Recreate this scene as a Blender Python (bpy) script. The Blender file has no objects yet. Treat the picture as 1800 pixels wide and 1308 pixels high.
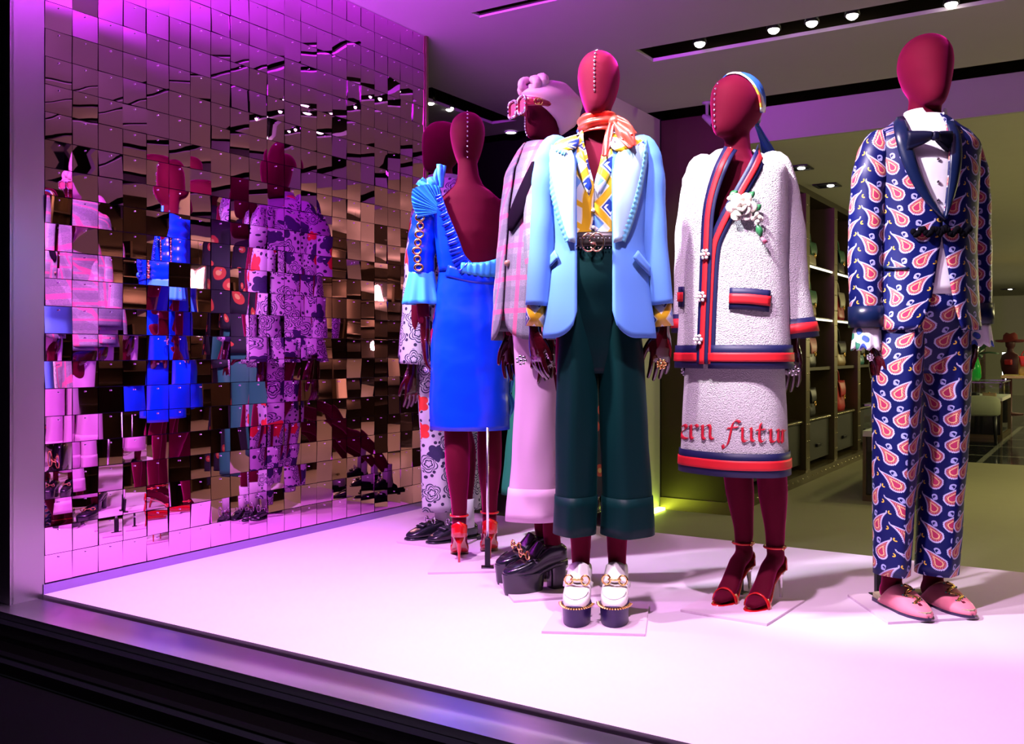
import bpy, bmesh, math, random
from mathutils import Vector, Matrix
from math import sin, cos, pi, radians, sqrt, asin, atan, exp

# ------------------------------------------------------------------ camera, world, light
SC = bpy.context.scene
COL = SC.collection
FPX, HOR, CAMZ, YAW = 1676.0, 618.0, 0.86, radians(32.06)
FW = Vector((-sin(YAW), cos(YAW), 0)); RT = Vector((cos(YAW), sin(YAW), 0))
def PX(px, py, d):
    v = FW*d + RT*((px-900)/FPX*d); v.z = CAMZ-(py-HOR)/FPX*d
    return v
def GP(px, py, z=0.0):
    return PX(px, py, FPX*(CAMZ-z)/(py-HOR))
cam = bpy.data.cameras.new('camera'); camo = bpy.data.objects.new('camera', cam); COL.objects.link(camo)
cam.sensor_width = 36; cam.lens = FPX/1800*36; cam.shift_y = -(654-HOR)/1800
cam.clip_start = .05; cam.clip_end = 200
camo.location = (0, 0, CAMZ); camo.rotation_euler = (pi/2, 0, YAW); SC.camera = camo
SC.view_settings.view_transform = 'Standard'; SC.view_settings.look = 'None'
SC.view_settings.gamma = 1; SC.view_settings.use_curve_mapping = False
SC.view_settings.exposure = 0.0
W = bpy.data.worlds.new('night'); SC.world = W; W.use_nodes = True
W.node_tree.nodes['Background'].inputs[0].default_value = (.010, .009, .014, 1)
W.node_tree.nodes['Background'].inputs[1].default_value = 0.25

def spot(name, loc, target, watts, col, angle=50, blend=.6, radius=.04):
    l = bpy.data.lights.new(name, 'SPOT'); l.energy = watts; l.color = col
    l.spot_size = radians(angle); l.spot_blend = blend; l.shadow_soft_size = radius
    o = bpy.data.objects.new(name, l); COL.objects.link(o); o.location = loc
    o.rotation_euler = (Vector(target)-Vector(loc)).to_track_quat('-Z', 'Y').to_euler(); return o
def area(name, loc, target, watts, col, sx, sy):
    l = bpy.data.lights.new(name, 'AREA'); l.energy = watts; l.color = col; l.shape = 'RECTANGLE'; l.size = sx; l.size_y = sy; l.spread = radians(84)
    o = bpy.data.objects.new(name, l); COL.objects.link(o); o.location = loc
    o.rotation_euler = (Vector(target)-Vector(loc)).to_track_quat('-Z', 'Y').to_euler(); return o
def point(name, loc, watts, col, radius=.1):
    l = bpy.data.lights.new(name, 'POINT'); l.energy = watts; l.color = col; l.shadow_soft_size = radius
    o = bpy.data.objects.new(name, l); COL.objects.link(o); o.location = loc; return o
CEIL, FLR, SCEIL = 2.6, -0.32, 2.37
PINK = (1, .70, .97); WHITE = (1, .93, .97); COOL = (.86, .93, 1); PURP = (.55, .06, 1)
SC.cycles.diffuse_bounces = 1; SC.cycles.max_bounces = 8; SC.cycles.glossy_bounces = 4
# display spotlights in the window header, above and in front of the mannequins
spot('spot_light', (-2.05, 2.03, 2.5), (-1.41, 2.77, 1.45), 400, COOL, 34, .7)
spot('spot_light', (-1.35, 2.03, 2.5), (-1.08, 3.16, 1.30), 300, WHITE, 36, .7)
spot('spot_light', (-1.30, 2.03, 2.5), (-.55, 3.42, 1.45), 430, (1, .84, .97), 32, .7)
spot('spot_light', (-2.60, 2.03, 2.5), (-1.76, 2.98, 1.45), 165, PINK, 34, .7)
spot('spot_light', (-2.95, 2.25, 2.5), (-2.28, 3.28, 1.2), 330, COOL, 36, .7)
spot('spot_light', (-1.95, 2.05, 2.52), (-1.95, 2.45, 0), 310, PINK, 88, 1)
spot('spot_light', (-.95, 2.05, 2.52), (-.55, 2.5, 0), 320, PINK, 88, 1)
spot('spot_light', (-2.85, 2.3, 2.52), (-2.65, 2.9, 0), 190, (1, .45, 1), 84, 1)
# violet LED bars in the window header washing the ceiling and the mirror wall
area('led_bar_light', (-2.35, 2.0, 2.36), (-2.65, 2.7, 2.66), 80, (.62, .05, 1), 1.6, .05)
area('led_bar_light', (-.4, 2.0, 2.36), (-.4, 2.6, 2.66), 17, (.85, .40, 1), 1.8, .05)
spot('spot_light', (-1.4, 2.1, 2.5), (-3.2, 3.0, .3), 120, (.55, .08, 1), 70, 1)
# warm store lighting: ceiling downlights, and added fill lamps out of frame along the right side
OLIVE = (1, .88, .42)
for (x, y, w) in ((-.9, 5.6, 20), (1.2, 5.6, 26), (-.6, 8.6, 52), (.4, 12.0, 70), (1.5, 9, 50), (.0, 16.5, 90), (0, 22.5, 110)):
    spot('store_spot', (x, y, 2.33), (x, y, 0), w*2.6, OLIVE, 150, 1, .15)
for (x, y, w) in ((2.1, 7.6, 45), (2.1, 11.0, 60), (2.1, 15.5, 90), (2.1, 21, 130)):
    point('store_fill_light', (x, y, 1.55), w*1.25, OLIVE, .12)  # added unseen lamps that brighten the store ceiling and walls
spot('store_spot', (-2.45, 6.15, 2.52), (-2.9, 6.3, .9), 38, (1, .98, .66), 70, 1)  # extra spot added only to brighten the cream wall return

# ------------------------------------------------------------------ materials
NT = None
def _s(v): return v.s if isinstance(v, E) else v
def _m(op, *a):
    n = NT.nodes.new('ShaderNodeMath'); n.operation = op
    for i, x in enumerate(a):
        x = _s(x)
        if isinstance(x, (int, float)): n.inputs[i].default_value = float(x)
        else: NT.links.new(x, n.inputs[i])
    return E(n.outputs[0])
class E:
    def __init__(s, sock): s.s = sock
    def __add__(a, b): return _m('ADD', a, b)
    __radd__ = __add__
    def __sub__(a, b): return _m('SUBTRACT', a, b)
    def __rsub__(a, b): return _m('SUBTRACT', b, a)
    def __mul__(a, b): return _m('MULTIPLY', a, b)
    __rmul__ = __mul__
    def __truediv__(a, b): return _m('DIVIDE', a, b)
def fl(a): return _m('FLOOR', a)
def fr(a): return _m('FRACT', a)
def ab(a): return _m('ABSOLUTE', a)
def mn(a, b): return _m('MINIMUM', a, b)
def mx(a, b): return _m('MAXIMUM', a, b)
def lt(a, b): return _m('LESS_THAN', a, b)
def gt(a, b): return _m('GREATER_THAN', a, b)
def sn(a): return _m('SINE', a)
def cs(a): return _m('COSINE', a)
def sq(a): return _m('SQRT', a)
def at2(a, b): return _m('ARCTAN2', a, b)
def ln(x, y): return sq(x*x+y*y)
def clamp01(a): return mn(mx(a, 0.0), 1.0)
def mixc(fac, a, b):
    n = NT.nodes.new('ShaderNodeMix'); n.data_type = 'RGBA'
    for k, x in ((0, fac), (6, a), (7, b)):
        x = _s(x)
        if isinstance(x, tuple): n.inputs[k].default_value = (*x, 1)
        elif isinstance(x, (int, float)): n.inputs[k].default_value = x
        else: NT.links.new(x, n.inputs[k])
    return E(n.outputs[2])
def uv():
    n = NT.nodes.new('ShaderNodeTexCoord'); sp = NT.nodes.new('ShaderNodeSeparateXYZ')
    NT.links.new(n.outputs['UV'], sp.inputs[0]); return E(sp.outputs[0]), E(sp.outputs[1])
def comb(x, y, z=0.0):
    n = NT.nodes.new('ShaderNodeCombineXYZ')
    for i, v in enumerate((x, y, z)):
        v = _s(v)
        if isinstance(v, (int, float)): n.inputs[i].default_value = v
        else: NT.links.new(v, n.inputs[i])
    return n.outputs[0]
def objco():
    return NT.nodes.new('ShaderNodeTexCoord').outputs['Object']
def noise(scale, detail=2, vec=None, rough=.5):
    n = NT.nodes.new('ShaderNodeTexNoise'); n.inputs['Scale'].default_value = scale
    n.inputs['Detail'].default_value = detail; n.inputs['Roughness'].default_value = rough
    NT.links.new(vec if vec else objco(), n.inputs['Vector']); return E(n.outputs['Fac'])
MATS = {}
def mat(name, col=(.8, .8, .8), rough=.5, metal=0, sheen=0, sheen_col=None, spec=.5, bump=None, emit=None, coat=0, pattern=None, var=0, aniso=0):
    global NT
    if name in MATS: return MATS[name]
    m = bpy.data.materials.new(name); m.use_nodes = True; NT = m.node_tree
    b = NT.nodes['Principled BSDF']; I = b.inputs
    I['Base Color'].default_value = (*col, 1); I['Roughness'].default_value = rough; I['Metallic'].default_value = metal
    I['Specular IOR Level'].default_value = spec
    if sheen:
        I['Sheen Weight'].default_value = sheen; I['Sheen Roughness'].default_value = .35
        I['Sheen Tint'].default_value = (*(sheen_col or col), 1)
    if coat: I['Coat Weight'].default_value = coat; I['Coat Roughness'].default_value = .05
    if aniso: I['Anisotropic'].default_value = aniso
    if emit: I['Emission Color'].default_value = (*emit[0], 1); I['Emission Strength'].default_value = emit[1]
    if pattern: NT.links.new(_s(pattern()), I['Base Color'])
    elif var:
        f = noise(6 if var < 0 else 14, 3)
        d = tuple(c*(1-abs(var)) for c in col)
        NT.links.new(_s(mixc(f, d, tuple(min(1, c*(1+abs(var))) for c in col))), I['Base Color'])
    if bump:
        sc, st = bump[:2]
        f = noise(sc, 2)
        n = NT.nodes.new('ShaderNodeBump'); n.inputs['Strength'].default_value = st; n.inputs['Distance'].default_value = bump[2] if len(bump) > 2 else .002
        NT.links.new(_s(f), n.inputs['Height']); NT.links.new(n.outputs[0], I['Normal'])
    MATS[name] = m; return m
def clear_mat(name, plain=False, tint=(1, 1, 1), refl=.08):
    if name in MATS: return MATS[name]
    m = bpy.data.materials.new(name); m.use_nodes = True; nt = m.node_tree
    nt.nodes.remove(nt.nodes['Principled BSDF']); out = nt.nodes['Material Output']
    t = nt.nodes.new('ShaderNodeBsdfTransparent'); t.inputs[0].default_value = (*tint, 1)
    if plain: nt.links.new(t.outputs[0], out.inputs[0])
    else:
        g = nt.nodes.new('ShaderNodeBsdfGlossy'); g.inputs['Roughness'].default_value = .02
        mxs = nt.nodes.new('ShaderNodeMixShader'); mxs.inputs[0].default_value = refl
        nt.links.new(t.outputs[0], mxs.inputs[1]); nt.links.new(g.outputs[0], mxs.inputs[2]); nt.links.new(mxs.outputs[0], out.inputs[0])
    MATS[name] = m; return m

def pat_paisley():
    u, v = uv()
    w, h = .070, .086
    cu = u/w; ci = fl(cu); odd = fr(ci*.5)*2.0            # 0 / 1 by column
    sg = 1.0-odd*2.0
    x = (cu-ci-.5)*(w/h); vv = v/h+odd*.42
    y = (fr(vv)-.5)
    x0, y0 = x*sg, y                                      # every other column mirrored
    ca, sa = cos(.40), sin(.40)
    X = x0*ca-y0*sa; Y = x0*sa+y0*ca
    t = clamp01((Y+.15)/.66)
    cx = t*t*.26-.08
    r = (1.0-t)*(1.0-t*.25)*.255+.020
    d = ln(X-cx, mn(Y+.15, 0.0))-r
    dd = d+sn((X+Y*1.7)*70.0)*.014
    c = (.002, .005, .080)
    cr = ab(ln(X+.24, Y-.26)-.085)                        # pale curl beside the tail
    c = mixc(lt(cr, .030)*lt(X, -.17), c, (.34, .34, .66))
    cr3 = ab(ln(X+.28, Y-.19)-.038)
    c = mixc(lt(cr3, .022), c, (.34, .34, .66))
    cr2 = ab(ln(X-.34, Y+.02)-.055)
    c = mixc(lt(cr2, .022)*gt(X, .33), c, (.70, .42, .05))
    c = mixc(lt(dd, 0.0), c, (.50, .47, .74))
    c = mixc(lt(d, -.052), c, (.30, .012, .10))
    dots = sn(X*80.0)*sn(Y*80.0)
    c = mixc(lt(d, -.065)*gt(dots, .2), c, (.66, .32, .16))
    c = mixc(lt(d, -.135), c, (.72, .46, .24))
    c = mixc(lt(d, -.17), c, (.40, .03, .10))
    return c
def pat_cube():
    u, v = uv()
    p = .105
    a = u/p+v/(p*1.25); b = u/p-v/(p*1.25)
    x = fr(a)-.5; y = fr(b)-.5
    m = mx(ab(x), ab(y))
    c = (.80, .47, .025)
    blk = lt(m, .36)
    c = mixc(blk, c, (.02, .05, .34))
    c = mixc(blk*gt(x, .08), c, (.16, .36, .80))
    c = mixc(blk*gt(y, .10), c, (.70, .80, .92))
    q = mx(ab(x+.10), ab(y+.10))
    g = lt(ab(q-.15), .035)*lt(mn(x+.10, .2)-(y+.10), .14)
    c = mixc(g, c, (.85, .9, .95))
    c = mixc(lt(ab(m-.36), .022), c, (.92, .84, .55))
    return c
def pat_plaid():
    u, v = uv()
    n = noise(420, 1)
    n2 = noise(260, 1, comb(u*.35, v*1.0))
    c = mixc(n, (.05, .075, .09), (.50, .45, .50))
    fu = fr(u/.105); fv = fr(v/.115)
    c = mixc(lt(fu, .46)*.40, c, (.10, .10, .12))
    c = mixc(lt(fv, .46)*.35, c, (.08, .12, .14))
    c = mixc(lt(ab(fu-.72), .075)*.75, c, (.70, .10, .24))
    c = mixc(lt(ab(fv-.72), .075)*.70, c, (.70, .10, .24))
    return c
def vor(scale, vec):
    n = NT.nodes.new('ShaderNodeTexVoronoi'); n.voronoi_dimensions = '2D'; n.inputs['Scale'].default_value = scale; n.inputs['Randomness'].default_value = .75
    NT.links.new(vec, n.inputs['Vector']); return n
def pat_floral():
    u, v = uv()
    vec = comb(u, v); n = vor(10.5, vec)
    d = E(n.outputs['Distance'])
    sp = NT.nodes.new('ShaderNodeSeparateXYZ'); NT.links.new(n.outputs['Position'], sp.inputs[0])
    sc = NT.nodes.new('ShaderNodeSeparateColor'); NT.links.new(n.outputs['Color'], sc.inputs[0])
    ang = at2(v-E(sp.outputs[1]), u-E(sp.outputs[0])); rnd = E(sc.outputs[0]); rnd2 = E(sc.outputs[1])
    r = .30+ab(sn(ang*2.5+rnd*6.0))*.13
    k = d/r
    petals = lt(ab(k-1.0), .07)+lt(ab(k-.70-sn(ang*5.0)*.06), .06)+lt(ab(k-.40), .08)
    c = (.60, .53, .68)
    leaf = vor(26.0, vec); ld = E(leaf.outputs['Distance'])
    c = mixc(lt(ld, .20)*gt(k, 1.15), c, (.02, .015, .06))
    line = clamp01(petals)
    c = mixc(line*lt(k, 1.1), c, (.02, .015, .08))
    c = mixc(lt(k, 1.0)*gt(rnd, .80)*(1.0-line*lt(rnd2, .8)), c, (.025, .015, .09))
    c = mixc(lt(k, 1.05)*lt(rnd, .13), c, (.80, .03, .03))
    return c
def pat_dark_floral():
    u, v = uv()
    n = vor(7.0, comb(u, v)); d = E(n.outputs['Distance'])
    sc = NT.nodes.new('ShaderNodeSeparateColor'); NT.links.new(n.outputs['Color'], sc.inputs[0])
    c = mixc(lt(d, .2), (.006, .012, .016), (.45, .07, .03))
    return mixc(lt(d, .08), c, (.6, .45, .12))
def pat_cuff():
    u, v = uv(); n = vor(34.0, comb(u, v)); sc = NT.nodes.new('ShaderNodeSeparateColor'); NT.links.new(n.outputs['Color'], sc.inputs[0])
    c = mixc(lt(E(n.outputs['Distance']), .42)*gt(E(sc.outputs[0]), .45), (.82, .78, .85), (.03, .22, .13))
    return mixc(lt(E(n.outputs['Distance']), .36)*gt(E(sc.outputs[1]), .6), c, (.05, .10, .5))
def pat_scarf():
    u, v = uv()
    n = noise(9, 1, comb(u, v))
    c = mixc(gt(n, .47), (.04, .16, .62), (.75, .82, .80))
    c = mixc(gt(n, .56), c, (.72, .42, .05))
    return mixc(gt(n, .63), c, (.6, .05, .05))
def pat_checker():
    u, v = uv(); a = fr(u/1.2); b = fr(v/1.2)
    c = mixc(lt(a, .5), (.012, .014, .014), (.03, .034, .034))
    line = mx(lt(a, .05), lt(b, .05))
    return mixc(line, c, (.22, .23, .19))
mat('velvet', (.095, .001, .014), .8, sheen=.85, sheen_col=(1, .02, .38), spec=.1, bump=(60, .08), var=.12)
mat('lacquer', (.045, .002, .006), .12, coat=1)
mat('steel', (.75, .75, .78), .22, 1); mat('gold', (.95, .60, .20), .22, 1); mat('silver', (.9, .9, .92), .15, 1)
mat('pearl', (.9, .86, .84), .2, coat=.6); mat('black_metal', (.02, .02, .025), .35, .6)
mat('bronze', (.17, .135, .065), .34, .85, var=-.12); mat('bronze_dark', (.06, .047, .022), .36, .8, var=-.12)
mat('dark', (.004, .0035, .004), .8, spec=.15); mat('black_gloss', (.008, .008, .012), .12, coat=.5)
mat('pinkwood', (.78, .60, .78), .55, var=-.03, bump=(3, .05))
mat('plate', (.80, .58, .76), .35)
mat('ceil', (.50, .46, .46), .9, var=-.02); mat('ceil_store', (.62, .60, .46), .85, var=-.03)
mat('cream', (.66, .68, .50), .8, var=-.03)
mat('blazer', (.115, .31, .82), .8, sheen=.15, bump=(900, .25, .0012)); mat('satin', (.46, .74, .93), .33, sheen=.2, bump=(40, .05))
mat('ruffle', (.18, .55, .80), .35); mat('trouser_green', (.001, .020, .020), .5, sheen=.05, sheen_col=(.05, .5, .4), spec=.12)
mat('cube_shirt', rough=.3, pattern=pat_cube); mat('red_silk', (.80, .045, .03), .3, sheen=.3, sheen_col=(1, .3, .25))
mat('belt', (.015, .008, .008), .4); mat('bead_button', (.9, .88, .85), .25)
mat('tweed', (.74, .71, .73), .9, sheen=.2, bump=(260, 1.0, .010)); mat('navy', (.003, .005, .062), .55); mat('red_tape', (.72, .012, .022), .55)
mat('embroid', (.62, .005, .03), .6, bump=(500, .5)); mat('petal', (.86, .76, .66), .6); mat('leaf', (.02, .16, .05), .45)
mat('paisley', rough=.45, pattern=pat_paisley, spec=.28); mat('navy_satin', (.004, .010, .045), .3, spec=.35); mat('white_shirt', (.82, .82, .88), .6)
mat('bow', (.003, .004, .022), .5, spec=.2); mat('frog', (.002, .002, .004), .9, spec=.05); mat('cuff_print', rough=.6, pattern=pat_cuff)
mat('slipper', (.82, .20, .30), .7, sheen=.5, sheen_col=(1, .5, .6)); mat('fur', (.62, .50, .34), .95, bump=(300, 1, .01)); mat('sole_dark', (.03, .012, .07), .4)
mat('blue_dress', (.001, .045, .78), .27, bump=(7, .40, .03)); mat('blue_ruffle', (.05, .42, .92), .45)
mat('red_shoe', (.62, .006, .010), .14, coat=.8); mat('tan_sole', (.70, .34, .28), .4)
mat('plaid', rough=.9, pattern=pat_plaid, bump=(500, .6, .003)); mat('pink_wool', (.72, .42, .66), .7, sheen=.15); mat('pink_silk', (.86, .40, .66), .6, sheen=.3)
mat('black_leather', (.012, .012, .022), .22, coat=.3); mat('white_leather', (.84, .82, .80), .38); mat('purple_sole', (.022, .010, .085), .38)
mat('floral', rough=.7, pattern=pat_floral); mat('dark_floral', rough=.7, pattern=pat_dark_floral); mat('sock', (.78, .74, .80), .9)
mat('scarf_print', rough=.5, pattern=pat_scarf); mat('lens_pink', (.75, .10, .22), .08, coat=1)
mat('store_floor', (.21, .205, .12), .5, var=-.05); mat('tile_floor', rough=.08, pattern=pat_checker)
mat('mirror', (.82, .32, .80), .012, 1); mat('backing', (.10, .03, .16), .25, .7)
mat('bulb', (1, 1, 1), .5, emit=((1, .95, .88), 14)); mat('led', (1, 1, 1), .5, emit=((1, .96, .78), 1.6))
mat('greenglass', (.02, .55, .08), .08, coat=.6); mat('case_shelf', (.66, .64, .60), .5)
PIPE = clear_mat('window_glass', True); CASE = clear_mat('case_glass', False, (.93, .97, .95), .07)

# ------------------------------------------------------------------ mesh tools
class MB:
    def __init__(s): s.v = []; s.f = []; s.uv = []
    def face(s, idx, uvs=None): s.f.append(tuple(idx)); s.uv.append(uvs or [(0, 0)]*len(idx))
    def grid(s, rows, uvs=None, closed=False, flip=False):
        b = len(s.v); n = len(rows[0])
        for r in rows: s.v += [tuple(p) for p in r]
        for i in range(len(rows)-1):
            for j in range(n if closed else n-1):
                k = (j+1) % n
                q = [b+i*n+j, b+i*n+k, b+(i+1)*n+k, b+(i+1)*n+j]
                t = None
                if uvs:
                    uk = uvs[i][k] if k else (uvs[i][n-1][0]*2-uvs[i][n-2][0], uvs[i][0][1])
                    uk1 = uvs[i+1][k] if k else (uvs[i+1][n-1][0]*2-uvs[i+1][n-2][0], uvs[i+1][0][1])
                    t = [uvs[i][j], uk, uk1, uvs[i+1][j]]
                if flip: q = q[::-1]; t = t[::-1] if t else None
                s.face(q, t)
        return b
    def loft(s, rings, cap=True, uvs=None):
        b = s.grid(rings, uvs, closed=True); n = len(rings[0])
        if cap:
            s.face([b+j for j in range(n)][::-1]); e = b+(len(rings)-1)*n; s.face([e+j for j in range(n)])
    def tube(s, path, r, n=8, cap=True, flat=1.0, up=None, uvm=False):
        path = [Vector(p) for p in path]; k = len(path)
        if not hasattr(r, '__len__'): r = [r]*k
        rings = []; uvs = []; acc = 0
        prev = None
        for i, p in enumerate(path):
            t = (path[min(i+1, k-1)]-path[max(i-1, 0)]).normalized()
            if prev is None:
                u0 = Vector(up) if up else (Vector((1, 0, 0)) if abs(t.x) < .9 else Vector((0, 1, 0)))
                a = (u0-t*u0.dot(t)).normalized()
            else: a = (prev-t*prev.dot(t)).normalized()
            prev = a; c = t.cross(a)
            ri = r[i]; ra, rb = (ri if isinstance(ri, tuple) else (ri, ri*flat))
            rings.append([p+a*(cos(2*pi*j/n)*ra)+c*(sin(2*pi*j/n)*rb) for j in range(n)])
            if i: acc += (path[i]-path[i-1]).length
            uvs.append([(2*pi*j/n*(ra+rb)/2, -acc) for j in range(n)])
        s.loft(rings, cap, uvs if uvm else None)
    def box(s, c, size, rot=None):
        x, y, z = [q/2 for q in size]; b = len(s.v); c = Vector(c)
        for q in ((-x, -y, -z), (x, -y, -z), (x, y, -z), (-x, y, -z), (-x, -y, z), (x, -y, z), (x, y, z), (-x, y, z)):
            q = Vector(q)
            if rot: q = rot @ q
            s.v.append(tuple(c+q))
        for q in ((3, 2, 1, 0), (4, 5, 6, 7), (0, 1, 5, 4), (1, 2, 6, 5), (2, 3, 7, 6), (3, 0, 4, 7)):
            s.face([b+i for i in q], [(s.v[b+i][0], s.v[b+i][1] if q in ((3, 2, 1, 0), (4, 5, 6, 7)) else s.v[b+i][2]) for i in q])
    def span(s, a, b): s.box([(p+q)/2 for p, q in zip(a, b)], [abs(q-p) for p, q in zip(a, b)])
    def ball(s, c, r, n=10, m=7, rot=None):
        c = Vector(c); r = r if hasattr(r, '__len__') else (r, r, r)
        rings = []
        for i in range(m+1):
            th = pi*(i/m)*.998+.001*pi
            ring = []
            for j in range(n):
                q = Vector((r[0]*sin(th)*cos(2*pi*j/n), r[1]*sin(th)*sin(2*pi*j/n), -r[2]*cos(th)))
                ring.append(c+(rot @ q if rot else q))
            rings.append(ring)
        s.loft(rings)
    def torus(s, c, R, r, ax='y', n=20, m=6, a0=0, a1=2*pi, sx=1, sz=1):
        c = Vector(c); pts = []
        full = abs(a1-a0-2*pi) < 1e-6
        for i in range(n+1 if not full else n):
            t = a0+(a1-a0)*i/n
            p = {'y': Vector((cos(t)*R*sx, 0, sin(t)*R*sz)), 'z': Vector((cos(t)*R*sx, sin(t)*R*sz, 0)), 'x': Vector((0, cos(t)*R*sx, sin(t)*R*sz))}[ax]
            pts.append(c+p)
        if not full: s.tube(pts, r, m)
        else:
            rings = []
            for i, p in enumerate(pts):
                rad = (p-c).normalized(); axv = {'y': Vector((0, 1, 0)), 'z': Vector((0, 0, 1)), 'x': Vector((1, 0, 0))}[ax]
                rings.append([p+rad*cos(2*pi*j/m)*r+axv*sin(2*pi*j/m)*r for j in range(m)])
            s.grid(rings+[rings[0]], closed=True)
    def prism(s, poly, y0, y1):            # polygon in (x,z), extruded in y
        b = len(s.v); n = len(poly)
        s.v += [(x, y0, z) for x, z in poly]+[(x, y1, z) for x, z in poly]
        s.face(list(range(b, b+n))); s.face([b+n+i for i in range(n)][::-1])
        for i in range(n): k = (i+1) % n; s.face([b+i, b+n+i, b+n+k, b+k])
    def mesh(s, name):
        me = bpy.data.meshes.new(name); me.from_pydata(s.v, [], s.f)
        if any(any(q != (0, 0) for q in u) for u in s.uv[:400]):
            l = me.uv_layers.new(name='UVMap'); flat = []
            for u in s.uv:
                for q in u: flat += [q[0], q[1]]
            l.data.foreach_set('uv', flat)
        me.validate(); return me
    def build(s, name, m, parent=None, smooth=True, solid=0, sub=0, bevel=0, fix=True):
        me = s.mesh(name)
        if fix:
            bm = bmesh.new(); bm.from_mesh(me); bmesh.ops.recalc_face_normals(bm, faces=bm.faces); bm.to_mesh(me); bm.free()
        me.materials.append(MATS[m] if isinstance(m, str) else m)
        o = bpy.data.objects.new(name, me); COL.objects.link(o)
        if parent: o.parent = parent
        if smooth:
            me.shade_smooth()
            if bevel or smooth == 'auto': me.set_sharp_from_angle(angle=radians(40))
        if bevel: md = o.modifiers.new('b', 'BEVEL'); md.width = bevel; md.segments = 2; md.limit_method = 'ANGLE'
        if solid: md = o.modifiers.new('s', 'SOLIDIFY'); md.thickness = solid; md.offset = 0
        if sub: md = o.modifiers.new('u', 'SUBSURF'); md.levels = sub; md.render_levels = sub
        return o
def remesh(o, vox, it=6):
    md = o.modifiers.new('r', 'REMESH'); md.mode = 'VOXEL'; md.voxel_size = vox; md.use_smooth_shade = True
    sm = o.modifiers.new('s', 'SMOOTH'); sm.iterations = it; sm.factor = .5
    dg = bpy.context.evaluated_depsgraph_get(); dg.update()
    me = bpy.data.meshes.new_from_object(o.evaluated_get(dg)); ms = list(o.data.materials)
    o.modifiers.clear(); o.data = me; me.materials.clear()
    for m in ms: me.materials.append(m)
    me.shade_smooth(); return o
def empty(name, loc=(0, 0, 0), rz=0, label=None, cat=None, group=None, kind=None):
    o = bpy.data.objects.new(name, None); COL.objects.link(o); o.location = loc; o.rotation_euler = (0, 0, rz)
    o.empty_display_size = .05
    return tag(o, label, cat, group, kind)
def tag(o, label=None, cat=None, group=None, kind=None):
    if label: o['label'] = label
    if cat: o['category'] = cat
    if group: o['group'] = group
    if kind: o['kind'] = kind
    return o
def struct(name, a, b, m, parent=None, label=None, smooth=False):
    k = MB(); k.span(a, b); o = k.build(name, m, parent, smooth=smooth)
    if parent is None: o['kind'] = 'structure'
    if label: o['label'] = label
    return o
def lerp(a, b, t): return a+(b-a)*t
def interp(tab, x):
    """smooth table lookup: rows (x, v1, v2, ...)"""
    if (tab[0][0] > tab[-1][0]): tab = tab[::-1]
    if x <= tab[0][0]: return tab[0][1:]
    for a, b in zip(tab, tab[1:]):
        if x <= b[0]:
            t = (x-a[0])/(b[0]-a[0]); t = t*.5+(t*t*(3-2*t))*.5
            return tuple(lerp(p, q, t) for p, q in zip(a[1:], b[1:]))
    return tab[-1][1:]
# ------------------------------------------------------------------ the setting
XM, Y0, Y1 = -3.2, 1.98, 4.2          # mirror wall plane, platform front and back
plat = struct('platform', (XM-.05, Y0, -.30), (1.9, Y1, 0), 'pinkwood', label='pale pink raised display platform behind the shop window')
k = MB(); k.span((-8, Y1+.001, FLR-.1), (6, 11.2, FLR))
fo = k.build('floor', 'store_floor', smooth=False); fo['kind'] = 'structure'; fo['label'] = 'olive toned store floor behind the platform'
k = MB(); k.span((-8, 11.2, FLR-.1), (6, 30, FLR))
fo = k.build('floor_tiled', 'tile_floor', smooth=False); fo['kind'] = 'structure'; fo['label'] = 'glossy black tiled floor with pale lines deep in the store'
# ceiling: front zone with recessed slots, then a shadow gap, a drop and the lower store ceiling
ceil_o = empty('ceiling', kind='structure', label='mauve lit ceiling with dark recessed light slots')
def cslab(x0, y0, x1, y1, m='ceil', z=CEIL): struct('ceiling_panel', (x0, y0, z), (x1, y1, z+.02), m, ceil_o)
S1 = (-2.32, 5.04, 5.30); S2 = (-2.78, 4.04, 4.12)
cslab(-8, 1.7, 6, S2[1]); cslab(-8, S2[1], S2[0], S2[2]); cslab(-8, S2[2], 6, S1[1]) ; cslab(-3.78, S1[1], S1[0], S1[2]); cslab(-8, S1[1], -4.0, S1[2])
cslab(-8, S1[2], -4.0, 6.42); cslab(-3.78, S1[2], 6, 6.42); cslab(-4.0, 6.1, -3.78, 6.42); cslab(2.5, S1[1], 6, S1[2])
for (a, b) in (((S1[0]-.02, S1[1]-.02), (2.5, S1[2]+.02)), ((S2[0], S2[1]-.01), (3, S2[2]+.01)), ((-4.02, 5.02), (-3.76, 6.12)), ((-8, 6.42), (6, 6.78))):
    struct('ceiling_recess', (a[0], a[1], CEIL+.14), (b[0], b[1], CEIL+.16), 'dark', ceil_o)
    struct('recess_side', (a[0], a[1]-.01, CEIL+.021), (b[0], a[1], CEIL+.16), 'bronze_dark', ceil_o)
    struct('recess_side', (a[0], b[1], CEIL+.021), (b[0], b[1]+.01, CEIL+.16), 'bronze_dark', ceil_o)
    struct('recess_side', (a[0]-.01, a[1], CEIL+.021), (a[0], b[1], CEIL+.16), 'bronze_dark', ceil_o)
struct('soffit', (-2.3, 6.78, SCEIL), (6, 6.82, CEIL+.16), 'ceil', ceil_o)
struct('ceiling_panel', (-2.9, 6.82, SCEIL), (6, 30, SCEIL+.03), 'ceil_store', ceil_o)
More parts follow.
